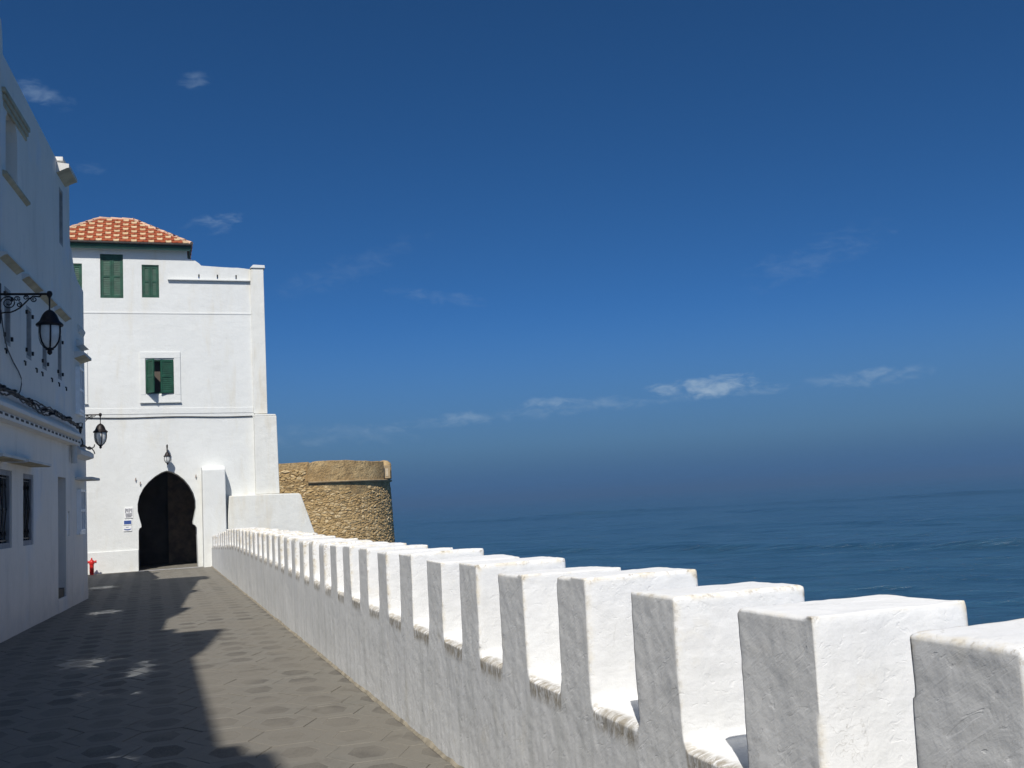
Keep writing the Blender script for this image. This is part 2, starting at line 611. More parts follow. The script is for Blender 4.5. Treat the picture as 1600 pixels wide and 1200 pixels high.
M['green'] = plain('green_shutter_paint', (0.008, 0.058, 0.031), 0.55, var=0.25, scale=6)
M['fascia'] = plain('green_fascia_paint', (0.010, 0.060, 0.030), 0.5, var=0.25, scale=3)
M['soffit'] = plain('pale_green_trim', (0.16, 0.27, 0.21), 0.6, var=0.15, scale=3)
M['dark'] = plain('dark_interior_and_shade', (0.09, 0.075, 0.062), 0.95, var=0.3, scale=1.5)
M['wood'] = plain('dark_gate_wood', (0.16, 0.115, 0.08), 0.7, var=0.35, scale=5, bump=0.3)
M['white_paint'] = plain('white_window_paint', (0.90, 0.90, 0.88), 0.5, var=0.04)
M['grey_door'] = plain('grey_door_paint', (0.20, 0.21, 0.22), 0.55, var=0.15, scale=3)
M['shade_wood'] = plain('weathered_shutter', (0.36, 0.35, 0.33), 0.7, var=0.18, scale=6)
M['black'] = plain('black_rubber', (0.012, 0.012, 0.013), 0.6, var=0.3, scale=20)
M['cable_grey'] = plain('grey_cable', (0.10, 0.095, 0.09), 0.7, var=0.3, scale=9)
M['red'] = plain('hydrant_red', (0.50, 0.018, 0.014), 0.4, var=0.2, scale=9)
M['joint'] = plain('path_bedding', (0.16, 0.145, 0.116), 0.95, var=0.3, scale=9, bump=0.4)
M['sand'] = plain('sand_fillet', (0.25, 0.22, 0.165), 0.95, var=0.3, scale=7, bump=0.4)
M['stone'] = island_mat('rubble_stone', [(0.31, 0.205, 0.085), (0.55, 0.395, 0.19), (0.44, 0.30, 0.135), (0.70, 0.55, 0.32), (0.37, 0.26, 0.12)])
M['plaster'] = mottled_plaster()
M['niche'] = plain('niche_plaster', (0.37, 0.275, 0.155), 0.9, var=0.2, scale=3)
M['niche_pale'] = plain('niche_lime', (0.52, 0.43, 0.30), 0.9, var=0.15, scale=6)
M['tile_red'] = island_mat('red_roof_tile', [(0.27, 0.062, 0.024), (0.36, 0.092, 0.036), (0.31, 0.074, 0.029)], 0.75, 0.2, 3.0)
M['tile_cream'] = island_mat('cream_roof_tile', [(0.55, 0.38, 0.21), (0.62, 0.46, 0.28), (0.58, 0.42, 0.24)], 0.75, 0.2, 3.0)
M['ridge'] = plain('ridge_mortar', (0.50, 0.33, 0.23), 0.9, var=0.25, scale=4)
M['blue_sign'] = plain('blue_plaque', (0.045, 0.085, 0.26), 0.4, var=0.1)
M['grey_print'] = plain('grey_print', (0.27, 0.27, 0.29), 0.6, var=0.2, scale=30)
M['paper'] = plain('plaque_white', (0.76, 0.76, 0.74), 0.5, var=0.05)
M['sea'] = sea_mat()
M['rim'], M['pebble'] = paver_mats()
M['rust'] = plain('rusty_iron', (0.18, 0.09, 0.04), 0.9, var=0.4, scale=30)

# ------------------------------------------------------------------ sea
SWELLS = [([(612, 822), (819, 813), (1037, 805), (1200, 799)], 1.5, 7.0),
          ([(787, 813), (1225, 788), (1600, 769)], 1.8, 8.0),
          ([(880, 831), (1000, 828), (1150, 826)], 0.9, 4.5),
          ([(1150, 824), (1380, 817), (1600, 810)], 1.1, 5.0),
          ([(720, 865), (912, 862), (1062, 860), (1256, 858), (1600, 852)], 1.25, 3.6)]


def make_sea():
    r = np.concatenate([np.geomspace(5, 40, 20)[:-1], np.geomspace(40, 1500, 720)[:-1], np.geomspace(1500, 16000, 110)])
    na, nr = 420, len(r)
    a = np.linspace(R(-60), R(105), na)
    rr, aa = np.meshgrid(r, a, indexing='ij')
    x = rr * np.sin(aa)
    y = rr * np.cos(aa)
    # swell crests run in towards the shore
    yaw = R(19.6)
    u = x * math.cos(yaw) - y * math.sin(yaw)
    w = x * math.sin(yaw) + y * math.cos(yaw)
    ph = 0.45 * u + 0.89 * w
    al = 0.89 * u - 0.45 * w
    pts = np.stack([ph.ravel() / 170, al.ravel() / 260, np.zeros(ph.size)], 1)
    warp = vnoise(pts, 3).reshape(ph.shape)
    amp = np.clip(0.55 + 0.9 * vnoise(pts * 1.7 + 11, 5).reshape(ph.shape), 0, 1.4)
    s = np.sin(2 * math.pi * (ph + 30 * warp) / 78.0)
    sw = np.exp(3.0 * (s - 1)) * 0.28 * amp
    # the longer swells running in, each a crest line on the water
    rot = camo.matrix_world.to_3x3()
    for line, hgt, sig in SWELLS:
        P = []
        for (px, py) in line:
            v = rot @ Vector((px - 800, 600 - py, -1600))
            t = -11.6 / v.z
            P.append((v.x * t, v.y * t))
        P = np.array(P)
        d = (P[-1] - P[0])
        L = np.linalg.norm(d)
        d /= L
        nn = np.array([-d[1], d[0]])
        if nn @ P[0] < 0:
            nn = -nn                                  # away from the shore
        tt = (P - P[0]) @ d
        oo = (P - P[0]) @ nn
        t = (x - P[0][0]) * d[0] + (y - P[0][1]) * d[1]
        o = (x - P[0][0]) * nn[0] + (y - P[0][1]) * nn[1] - np.interp(t, tt, oo)
        o = o + sig * 0.5 * vnoise(np.stack([t.ravel() / 40, 0 * t.ravel() + hgt * 7, 0 * t.ravel()], 1), 12).reshape(t.shape)
        ends = np.clip((t + 0.12 * L) / (0.22 * L), 0, 1) * np.clip((1.35 * L - t) / (0.3 * L), 0, 1)
        var = np.clip(0.85 + 0.35 * vnoise(np.stack([t.ravel() / 60, 0 * t.ravel() + 3, 0 * t.ravel() + hgt], 1), 17).reshape(t.shape), 0.25, 1.3)
        w_ = np.where(o < 0, sig, sig * 2.4)
        sw = sw + hgt * np.exp(-(o / w_) ** 2) * ends * var
    ch = vnoise(np.stack([ph.ravel() / 9, al.ravel() / 22, np.zeros(ph.size)], 1), 8).reshape(ph.shape) * 0.26
    near = np.clip((700 - rr) / 500, 0, 1)
    ch = ch + near * vnoise(np.stack([ph.ravel() / 3.2, al.ravel() / 7.5, np.zeros(ph.size)], 1), 18).reshape(ph.shape) * 0.13
    ch = ch + near * vnoise(np.stack([(ph + .4 * al).ravel() / 5.0, (al - .4 * ph).ravel() / 9.0, np.zeros(ph.size)], 1), 19).reshape(ph.shape) * 0.12
    fade = np.clip((4500 - rr) / 3500, 0, 1) * np.clip((rr - 20) / 40, 0, 1)
    z = -10.0 + (sw + ch) * fade
    v = np.stack([x.ravel(), y.ravel(), z.ravel()], 1)
    idx = np.arange(nr * na).reshape(nr, na)
    f = np.stack([idx[:-1, :-1], idx[:-1, 1:], idx[1:, 1:], idx[1:, :-1]], -1).reshape(-1, 4)[:, ::-1]
    me = bpy.data.meshes.new('sea')
    me.from_pydata(v.tolist(), [], f.tolist())
    me.materials.append(M['sea'])
    me.shade_smooth()
    return struct(link('sea', me))


make_sea()

# ------------------------------------------------------------------ terrace, rampart and path
mb = MB()
mb.box(-60, 2.235, -30, 33.0, -0.5, -0.030)
mb.box(-60, 4.0, 33.0, 70, -0.5, -0.030)
struct(mb.build('ground', M['joint']))
mb = MB()
mb.box(-60, 2.232, -30, 33.0, -11.5, -0.502)
mb.box(-60, 4.0, 33.0, 70, -11.5, -0.502)
struct(mb.build('rampart', M['tower_worn']))

CX, CY = 0.42, 0.52          # paver lattice
PX0, PY0 = 0.90, 7.66


def paver_mesh(var):
    rnd = random.Random(var)
    s, hx, hy = 0.955, 0.28, 0.26
    def hexa(k, kx=1, z=0.0):
        return [(hx * k * kx, 0, z), (hx * .5 * k * kx, hy * k, z), (-hx * .5 * k * kx, hy * k, z), (-hx * k * kx, 0, z),
                (-hx * .5 * k * kx, -hy * k, z), (hx * .5 * k * kx, -hy * k, z)]
    j = lambda pts, a: [(p[0] + rnd.uniform(-a, a), p[1] + rnd.uniform(-a, a), p[2] + rnd.uniform(-a, a) * .15) for p in pts]
    a = hexa(0.992, 1, -0.03)
    b_ = j(hexa(0.992, 1, -0.003), 0.002)
    c = j(hexa(0.967, 1, 0.0), 0.003)
    d = j([(p[0] * 0.78, p[1] * 1.02, -0.0005) for p in hexa(0.62)], 0.016)
    d2 = [(p[0] * .96, p[1] * .96, -0.0018) for p in d]
    v = a + b_ + c + d + d2
    f, mi = [], []
    for lvl in range(4):
        for i in range(6):
            k = (i + 1) % 6
            f.append((lvl * 6 + i, lvl * 6 + k, lvl * 6 + 6 + k, lvl * 6 + 6 + i))
            mi.append(0)
    f.append(tuple(range(24, 30)))
    mi.append(1)
    return v, f, mi


def make_path():
    variants = []
    for k in range(6):
        v, f, mi = paver_mesh(k)
        me = bpy.data.meshes.new('paver')
        me.from_pydata(v, [], f)
        me.materials.append(M['rim'])
        me.materials.append(M['pebble'])
        me.polygons.foreach_set('material_index', mi)
        variants.append((me, v, f, mi))
    mb = MB()
    mb.add([(-6, 2.0, -0.007), (1.80, 2.0, -0.007), (1.80, 42, -0.007), (-6, 42, -0.007)], [(0, 1, 2, 3)])
    path = mb.build('path', M['joint'])
    struct(path)
    cells = []
    for i in range(-10, 3):
        for j in range(-8, 62):
            x = PX0 + CX * i
            y = PY0 + CY * (j + (0.5 if i % 2 else 0.0))
            hx = -1.97 + 0.097 * (y - 15.85) - 0.35 if y < 23.5 else -3.4
            if y < 6.2 and False:
                continue
            if x < hx or x > 1.80 or y < 4.0 or y > 40:
                continue
            # seen by the camera?
            q = camo.matrix_world.inverted() @ Vector((x, y, 0))
            u, w = q.x / -q.z, q.y / -q.z
            vis = abs(u) < 0.56 and abs(w) < 0.43
            cells.append((not vis, y, x, j))
    cells.sort()
    stuff = MB()
    rnd = random.Random(5)
    for n_, (hid, y, x, j) in enumerate(cells):
        me, v, f, mi = variants[rnd.randrange(6)]
        dz = rnd.uniform(-0.0015, 0.0015)
        tx, ty = rnd.uniform(-0.004, 0.004), rnd.uniform(-0.004, 0.004)
        dx, dy = rnd.uniform(-0.004, 0.004), rnd.uniform(-0.004, 0.004)
        if n_ < 300:
            o = bpy.data.objects.new('paver', me)
            COL.objects.link(o)
            o.parent = path
            o.location = (x + dx, y + dy, dz)
            o.rotation_euler = (tx, ty, 0)
        else:
            off = len(stuff.v)
            stuff.v += [(p[0] + x + dx, p[1] + y + dy, p[2] + dz + tx * p[1] - ty * p[0]) for p in v]
            stuff.f += [tuple(off + i for i in q) for q in f]
            stuff.m += mi
    o = stuff.build('paver_field', [M['rim'], M['pebble']], path)
    struct(o, 'stuff')


make_path()

# ------------------------------------------------------------------ crenellated parapet
WX0, WX1 = 1.728, 2.275


def wall_top(y):
    return 1.235 - 0.012 * min(1, max(0, (y - 2) / 3)) - 0.235 * max(0, (y - 24.5) / 6.5) ** 1.2 + (0.022 if 14 < y < 26 else 0)


def wall_floor(y):
    t = 0.72 + 0.0085 * (y - 3)
    if y > 16:
        t = 0.8305 + 0.006 * (y - 16)
    if y > 24:
        t = 0.8785 - 0.19 * ((y - 24) / 6.5)
    return t


def make_parapet():
    root = thing('crenellated_wall', 'long rough whitewashed sea wall topped with square merlons along the right of the path', 'wall', (0, 0, 0))
    rnd = random.Random(11)
    mer = []
    k = -3
    while True:
        y0 = 2.488 + 0.782 * k
        if y0 > 32.6:
            break
        ln = 0.372 + rnd.uniform(-0.025, 0.025)
        a = y0 + rnd.uniform(-0.015, 0.015)
        if k == -1:
            a, ln = 1.73, 0.372
        mer.append((a, a + ln, wall_top(y0) + rnd.uniform(-0.006, 0.006) + (-0.004 if k % 2 else 0.004)))
        k += 1
    def outline(ms, ya, yb):
        pts = [(ya, -0.25)]
        top = []
        prev = ya
        for (a, b, z) in ms:
            top += [(prev if prev == ya else prev, wall_floor(a - .2)), (a, wall_floor(a - .2)), (a, z + rnd.uniform(-.006, .006)), (b, z + rnd.uniform(-.006, .006))]
            prev = b
        top += [(prev, wall_floor(yb)), (yb, wall_floor(yb))]
        # split floors properly: rebuild in order
        return [(yb, -0.25)] + top[::-1] + [(ya, -0.25)]
    cut = 10.9 - 0.0
    gap = [(mer[i][1], mer[i + 1][0]) for i in range(len(mer) - 1)]
    cut = min((0.5 * (g[0] + g[1]) for g in gap), key=lambda t: abs(t - 10.6))
    floors = {}
    segs = [(-0.6, cut + 0.12, 0.0135, lambda y: y < cut), (cut - 0.12, 33.2, 0.030, lambda y: y >= cut)]
    pieces = {}
    for (ya, yb, vox, keep) in segs:
        ms = [m for m in mer if m[0] > ya + 0.02 and m[1] < yb - 0.02]
        pts = [(ya, -0.25), (yb, -0.25)]
        top = []
        prev = ya
        for (a, b, z) in ms:
            f = wall_floor(a - .2)
            top += [(prev, f), (a, f), (a + rnd.uniform(-.012, .014), z + rnd.uniform(-.012, .012)), (b - rnd.uniform(-.012, .016), z + rnd.uniform(-.014, .010))]
            prev = b
        top += [(prev, wall_floor(yb)), (yb, wall_floor(yb))]
        mb = MB()
        mb.prism(pts + top[::-1], WX0, WX1, 'x')
        me = bpy.data.meshes.new('tmp')
        me.from_pydata(mb.v, [], mb.f)
        bm = bmesh.new()
        bm.from_mesh(me)
        bmesh.ops.triangulate(bm, faces=bm.faces)
        bmesh.ops.recalc_face_normals(bm, faces=bm.faces)
        bm.to_mesh(me)
        bm.free()
        ob = link('tmp', me)
        rm = ob.modifiers.new('r', 'REMESH')
        rm.mode = 'VOXEL'
        rm.voxel_size = vox
        sm = ob.modifiers.new('s', 'SMOOTH')
        sm.factor = 0.5
        sm.iterations = 3 if vox < 0.02 else 1
        dg = bpy.context.evaluated_depsgraph_get()
        ev = ob.evaluated_get(dg)
        m2 = bpy.data.meshes.new_from_object(ev)
        bpy.data.objects.remove(ob)
        nv = len(m2.vertices)
        co = np.empty(nv * 3)
        m2.vertices.foreach_get('co', co)
        co = co.reshape(-1, 3)
        nf = len(m2.polygons)
        qs = np.empty(len(m2.loops), dtype=np.int64)
        m2.loops.foreach_get('vertex_index', qs)
        quads = qs.reshape(-1, 4) if len(qs) == nf * 4 else None
        if quads is None:
            quads = np.array([list(p.vertices)[:4] if len(p.vertices) == 4 else list(p.vertices) + [p.vertices[0]] for p in m2.polygons])
        nr = np.empty(nv * 3)
        m2.vertices.foreach_get('normal', nr)
        nr = nr.reshape(-1, 3)
        bpy.data.meshes.remove(m2)
        # rounded, worn inner lip of every crenel
        fl = np.array([wall_floor(t) for t in co[:, 1]])
        ingap = np.ones(nv)
        for (a, b, z) in ms:
            t = np.clip(np.minimum(co[:, 1] - (a - 0.015), (b + 0.015) - co[:, 1]) / 0.02, 0, 1)
            ingap *= 1 - t
        near_floor = np.clip(1 - np.abs(co[:, 2] - fl) / 0.14, 0, 1)
        lip = np.clip((WX0 + 0.13 - co[:, 0]) / 0.13, 0, 1) ** 1.5 * near_floor * ingap
        co[:, 2] -= lip * 0.022
        sill = np.clip((WX0 + 0.07 - co[:, 0]) / 0.07, 0, 1) * near_floor * ingap
        # hand-laid plaster: soft unevenness
        dsp = vnoise(co * 1.9, 1) * 0.006 + vnoise(co * 5.5 + 7, 2) * 0.0022 + vnoise(co * 13 + 3, 4) * 0.0012 + vnoise(co * 30 + 5, 6) * 0.0011
        co += nr * dsp[:, None]
        co[:, 1] += vnoise(co * np.array([1, 2.6, 2.6]) + 31, 9) * 0.007
        # convexity -> where the whitewash is worn to cream
        e = np.concatenate([quads[:, [0, 1]], quads[:, [1, 2]], quads[:, [2, 3]], quads[:, [3, 0]]])
        cnt = np.zeros(nv)
        np.add.at(cnt, e[:, 0], 1)
        np.add.at(cnt, e[:, 1], 1)
        def avg(x):
            s = np.zeros_like(x)
            np.add.at(s, e[:, 0], x[e[:, 1]])
            np.add.at(s, e[:, 1], x[e[:, 0]])
            return s / (cnt[:, None] if x.ndim == 2 else cnt)
        sm_ = co
        for _ in range(4):
            sm_ = avg(sm_)
        cv = np.einsum('ij,ij->i', co - sm_, nr) / vox
        for _ in range(2):
            cv = avg(cv)
        edge = np.clip(cv * 2.3, 0, 1)
        # smooth vertex normals after displacement
        fa = co[quads[:, 2]] - co[quads[:, 0]]
        fb = co[quads[:, 3]] - co[quads[:, 1]]
        fn = np.cross(fa, fb)
        vn = np.zeros_like(co)
        for c in range(4):
            np.add.at(vn, quads[:, c], fn)
        vn /= np.maximum(np.linalg.norm(vn, axis=1), 1e-12)[:, None]
        if np.sum(vn * nr) < 0:
            vn = -vn
            quads = quads[:, ::-1]
        fc = co[quads].mean(axis=1)
        kp = np.array([keep(t) for t in fc[:, 1]]) & (fc[:, 2] > -0.2)
        lab = np.full(len(quads), -1)
        flc = np.array([wall_floor(t) for t in fc[:, 1]])
        for i, (a, b, z) in enumerate(mer):
            lab[(fc[:, 1] > a - 0.03) & (fc[:, 1] < b + 0.03) & (fc[:, 2] > flc + 0.035)] = i
        lab[~kp] = -2
        for i in np.unique(lab):
            if i == -2:
                continue
            pieces.setdefault(int(i), []).append((co, quads[lab == i], vn, edge, sill))
    for i in sorted(pieces):
        vs, fs, ns, es, ss = [], [], [], [], []
        o = 0
        for (co, q, vn, ed, sl) in pieces[i]:
            us, inv = np.unique(q, return_inverse=True)
            inv = inv.reshape(q.shape)
            vs.append(co[us])
            ns.append(vn[us])
            es.append(ed[us])
            ss.append(sl[us])
            fs.append(inv + o)
            o += len(us)
        v = np.concatenate(vs)
        f = np.concatenate(fs)
        me = bpy.data.meshes.new('merlon' if i >= 0 else 'wall_base')
        me.from_pydata(v.tolist(), [], f.tolist())
        me.shade_smooth()
        me.normals_split_custom_set_from_vertices(np.concatenate(ns).tolist())
        for nm, arr in (('edge', np.concatenate(es)), ('sill', np.concatenate(ss))):
            at = me.attributes.new(nm, 'FLOAT', 'POINT')
            at.data.foreach_set('value', arr.astype(np.float32))
        me.materials.append(M['parapet'])
        link('merlon' if i >= 0 else 'wall_base', me, root)
    # sandy mortar fillet along the foot of the wall
    mb = MB()
    n = 260
    ys = np.linspace(2.0, 33.0, n)
    vs, fs = [], []
    r2 = random.Random(3)
    for i, y in enumerate(ys):
        w = 0.002 + r2.uniform(0, 0.014)
        h = 0.012 + r2.uniform(0, 0.014)
        vs += [(1.75, y, h + 0.012), (1.722, y, h), (1.715 - w, y, 0.001)]
    for i in range(n - 1):
        for k in range(2):
            fs.append((i * 3 + k, i * 3 + k + 1, i * 3 + 4 + k, i * 3 + 3 + k))
    mb.add(vs, fs)
    mb.build('mortar_fillet', M['sand'], root, smooth=60)


make_parapet()

# ------------------------------------------------------------------ tower (local x = world x, y into the building, z up)
def shutter(x0, x1, z0, z1, t, parent, mat, name='shutter'):
    """one louvred leaf, front at local y = 0 .. t"""
    w = 0.055
    mb = MB()
    mb.box(x0, x0 + w, 0, t, z0, z1)
    mb.box(x1 - w, x1, 0, t, z0, z1)
    zm = z0 + (z1 - z0) * 0.5
    for (a, b) in ((z0, z0 + 0.07), (zm - 0.035, zm + 0.035), (z1 - 0.07, z1)):
        mb.box(x0 + w, x1 - w, 0.002, t - 0.002, a, b)
    for (a, b) in ((z0 + 0.07, zm - 0.035), (zm + 0.035, z1 - 0.07)):
        n = max(3, int((b - a) / 0.055))
        for i in range(n):
            z = a + (b - a) * (i + 0.5) / n
            h = (b - a) / n * 0.62
            mb.add([(x0 + w, 0.008, z - h), (x1 - w, 0.008, z - h), (x1 - w, 0.020, z + h * .8), (x0 + w, 0.020, z + h * .8),
                    (x0 + w, 0.014, z - h), (x1 - w, 0.014, z - h), (x1 - w, 0.026, z + h * .78), (x0 + w, 0.026, z + h * .78)],
                   [(0, 1, 2, 3), (7, 6, 5, 4), (0, 4, 5, 1), (3, 2, 6, 7)])
    return mb.build(name, mat, parent)


def make_tower():
    T = thing('white_tower', 'tall white tower with horseshoe arch and red tiled roof at the end of the path', 'tower', (0, 33.5, 0))
    arch = [(-0.37, 0.0), (-0.365, 1.20), (-0.34, 1.275), (-0.285, 1.31), (-0.285, 1.38)]
    # horseshoe curve, slightly pointed
    pts = [(-0.33, 1.55), (-0.385, 1.80), (-0.385, 2.02), (-0.33, 2.26), (-0.22, 2.48), (-0.06, 2.68), (0.14, 2.85), (0.33, 2.96), (0.475, 3.005)]
    right = [(0.62, 2.965), (0.81, 2.86), (0.99, 2.70), (1.14, 2.50), (1.255, 2.27), (1.315, 2.03), (1.32, 1.80), (1.275, 1.55), (1.235, 1.38),
             (1.235, 1.31), (1.29, 1.275), (1.335, 1.20), (1.36, 0.0)]
    arch_pts = arch + pts + right
    full = arch_pts
    outline = [(-3.4, -0.05), (-0.37, -0.05)] + [(-0.37, 0.0)] + full[1:-1] + [(1.36, 0.0), (1.36, -0.05), (3.55, -0.05), (3.55, 9.40),
               (3.19, 9.39), (3.12, 9.42), (2.96, 9.44), (2.75, 9.46), (2.62, 9.455), (2.2, 9.47), (1.63, 9.50), (1.55, 9.58), (1.44, 9.66), (1.21, 9.72), (1.20, 10.02), (-3.4, 10.02)]
    wins = [rect(-2.44, -1.90, 8.44, 9.48), rect(-1.38, -0.715, 8.41, 9.80), rect(-0.17, 0.34, 8.44, 9.49)]
    w3 = rect(-0.09, 0.73, 5.40, 6.47)
    slits = [rect(x - 0.022, x + 0.022, 9.08, 9.22) for x in (1.55, 2.12, 2.70)]
    mb = MB()
    mb.panel(outline, wins + [w3] + slits, 0, 0.9, rdepth=[0.16] * 3 + [0.3] + [0.4] * 3)
    mb.box(-3.4, -3.0, 0.9, 4.0, -0.05, 9.4)
    mb.box(3.0, 3.55, 0.9, 4.0, -0.05, 9.4)
    mb.box(-3.4, 3.55, 4.0, 4.4, -0.05, 9.4)
    mb.box(-3.0, 3.0, 0.9, 4.0, 8.9, 9.2)
    mb.build('wall', M['tower'], T)
    # gateway passage
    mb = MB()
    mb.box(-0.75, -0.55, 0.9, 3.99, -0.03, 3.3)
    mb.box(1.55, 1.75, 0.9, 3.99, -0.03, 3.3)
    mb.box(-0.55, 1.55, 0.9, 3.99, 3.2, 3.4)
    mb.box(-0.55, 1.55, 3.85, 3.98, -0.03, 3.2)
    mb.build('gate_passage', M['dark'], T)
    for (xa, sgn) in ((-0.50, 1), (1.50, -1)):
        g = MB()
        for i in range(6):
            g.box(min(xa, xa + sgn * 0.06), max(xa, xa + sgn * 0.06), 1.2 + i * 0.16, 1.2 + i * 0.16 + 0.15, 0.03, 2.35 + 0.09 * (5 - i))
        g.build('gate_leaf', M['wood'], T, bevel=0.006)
    mb = MB()
    mb.box(0.55, 0.62, 3.4, 3.5, 0, 3.2)
    mb.box(0.62, 1.55, 3.42, 3.48, 0, 3.2)
    mb.build('inner_door', M['wood'], T)
    mb = MB()
    mb.box(-0.40, 1.45, -0.32, -0.22, -0.03, 0.012)
    mb.build('threshold', M['concrete'], T, bevel=0.008)
    # mouldings and pilasters
    P = lambda name, pts, d0, d1, m=M['tower'], bev=0.012: MB().prism(pts, d0, d1, 'y').build(name, m, T, bevel=bev)
    P('corner_pier', [(3.14, 4.70), (3.565, 4.70), (3.560, 9.44), (3.20, 9.44), (3.14, 9.36)], -0.07, 0.5, M['tower_worn'])
    P('pier_cap', [(3.13, 9.443), (3.61, 9.443), (3.60, 9.54), (3.24, 9.55), (3.19, 9.50)], -0.11, 0.55, M['tower'])
    P('parapet_ledge', rect(0.60, 3.137, 9.005, 9.045), -0.09, 0.05, M['tower'], 0.006)
    P('string_course', rect(-3.4, 3.137, 7.92, 7.975), -0.012, 0.05, M['tower'], 0.008)
    P('string_course', [(-3.4, 4.80), (3.137, 4.74), (3.137, 4.92), (-3.4, 5.0)], -0.012, 0.05, M['tower'], 0.010)
    P('plinth', rect(-3.4, -0.374, -0.04, 0.64), -0.05, 0.05)
    # splayed lower pier and sea-side batter
    mb = MB()
    mb.prism([(3.13, 2.13), (3.86, 2.13), (3.83, 4.60), (3.13, 4.60)], -0.22, 3.0, 'y')
    mb.prism([(3.13, 4.597), (3.83, 4.597), (3.80, 4.66), (3.20, 4.68), (3.13, 4.66)], -0.215, 2.9, 'y')
    mb.build('lower_pier', M['tower_worn'], T, bevel=0.02)
    mb = MB()
    bx = [(2.1, -0.05), (5.18, -0.05), (4.50, 2.05), (4.44, 2.10), (3.6, 2.125), (2.30, 2.125)]
    mb.prism([(2.1, -0.05), (2.1, -10.8), (8.5, -10.8), (5.18, -0.05)], -0.41, 3.4, 'y')
    mb.prism(bx, -0.408, 3.4, 'y')
    mb.build('battered_base', M['tower_worn'], T, bevel=0.03)
    mb = MB()
    mb.prism([(-0.58, -0.04), (-0.58, 2.96), (-0.44, 3.05), (0.05, 3.07), (0.05, -0.04)], 1.50, 2.19, 'x')
    mb.build('buttress', M['tower'], T, bevel=0.03)
    # window surround of the open-shuttered window and its twin by the house
    for x0, x1 in ((-0.26, 0.935), (-2.95, -1.765)):
        mb = MB()
        z0, z1 = 5.14, 6.71
        mb.box(x0, x1, -0.035, 0.01, z1 - 0.20, z1)
        mb.box(x0, x1, -0.035, 0.01, z0, z0 + 0.22)
        mb.box(x0, x0 + 0.16, -0.034, 0.01, z0 + 0.22, z1 - 0.20)
        mb.box(x1 - 0.19, x1, -0.034, 0.01, z0 + 0.22, z1 - 0.20)
        mb.build('window_surround', M['tower'], T, bevel=0.01)
        mb = MB()
        mb.box(x0 - 0.01, x1 + 0.01, -0.07, 0.0, z0 - 0.03, z0 - 0.003)
        mb.build('window_ledge', M['tower'], T)
    # the three shuttered upper windows
    for (x0, z0), (_, _), (x1, z1), _ in wins:
        f = MB()
        f.box(x0, x0 + 0.03, 0.02, 0.12, z0, z1)
        f.box(x1 - 0.03, x1, 0.02, 0.12, z0, z1)
        f.box(x0 + 0.03, x1 - 0.03, 0.02, 0.12, z1 - 0.04, z1)
        f.box(x0 + 0.03, x1 - 0.03, 0.02, 0.12, z0, z0 + 0.03)
        f.box(x0, x1, 0.13, 0.155, z0, z1)
        win = f.build('window', M['green'], T)
        xm = (x0 + x1) / 2
        for (a, b) in ((x0 + 0.032, xm - 0.003), (xm + 0.003, x1 - 0.032)):
            s = shutter(a, b, z0 + 0.032, z1 - 0.042, 0.04, win, M['green'])
            s.location = (0, 0.035, 0)
    # the half-open window
    x0, x1, z0, z1 = -0.09, 0.73, 5.40, 6.47
    f = MB()
    f.box(x0, x1, 0.27, 0.30, z0, z1, 1)
    f.box(x0, x0 + 0.04, 0.02, 0.10, z0, z1)
    f.box(x1 - 0.04, x1, 0.02, 0.10, z0, z1)
    f.box(x0 + 0.04, x1 - 0.04, 0.02, 0.10, z1 - 0.04, z1)
    f.box(x0 + 0.04, x1 - 0.04, 0.02, 0.10, z0, z0 + 0.04)
    win = f.build('window', [M['green'], M['dark']], T)
    s = shutter(0, 0.395, z0 + 0.012, z1 - 0.012, 0.035, win, M['green'])
    s.location = (x0 + 0.005, -0.03, 0)
    s.rotation_euler = (0, 0, -R(57))
    s = shutter(-0.395, 0, z0 + 0.012, z1 - 0.012, 0.035, win, M['green'])
    s.location = (x1 - 0.005, -0.03, 0)
    s.rotation_euler = (0, 0, R(14))
    # roof: hipped, eave a little proud of the wall
    ex0, ex1, ey0, ey1, ez = -3.15, 1.33, -0.28, 3.8, 10.13
    rx0, rx1, ry, rz = -1.46, -0.42, 1.75, 11.40
    mb = MB()
    v = [(ex0, ey0, ez), (ex1, ey0, ez), (ex1, ey1, ez), (ex0, ey1, ez), (rx0, ry, rz), (rx1, ry, rz)]
    mb.add(v, [(0, 1, 5, 4), (1, 2, 5), (2, 3, 4, 5), (3, 0, 4), (3, 2, 1, 0)])
    roof = mb.build('roof', M['tile_red'], T)
    mb = MB()
    mb.box(ex0 + 0.02, ex1 - 0.02, ey0 + 0.02, ey0 + 0.06, ez - 0.17, ez - 0.002)
    mb.box(ex1 - 0.06, ex1 - 0.02, ey0 + 0.06, ey1, ez - 0.17, ez - 0.002)
    mb.build('fascia', M['fascia'], roof)
    mb = MB()
    mb.box(ex0 + 0.06, ex1 - 0.06, ey0 + 0.06, 0.02, ez - 0.14, ez - 0.10)
    mb.box(ex0 + 0.06, ex1 - 0.06, ey0 + 0.055, ey0 + 0.10, ez - 0.205, ez - 0.172)
    mb.build('eave_board', M['soffit'], roof)
    mb = MB()
    mb.box(ex0 + 0.01, ex1 + 0.02, ey0 - 0.07, ey0 + 0.018, ez - 0.065, ez - 0.005)
    mb.build('gutter', M['iron'], roof, bevel=0.015)
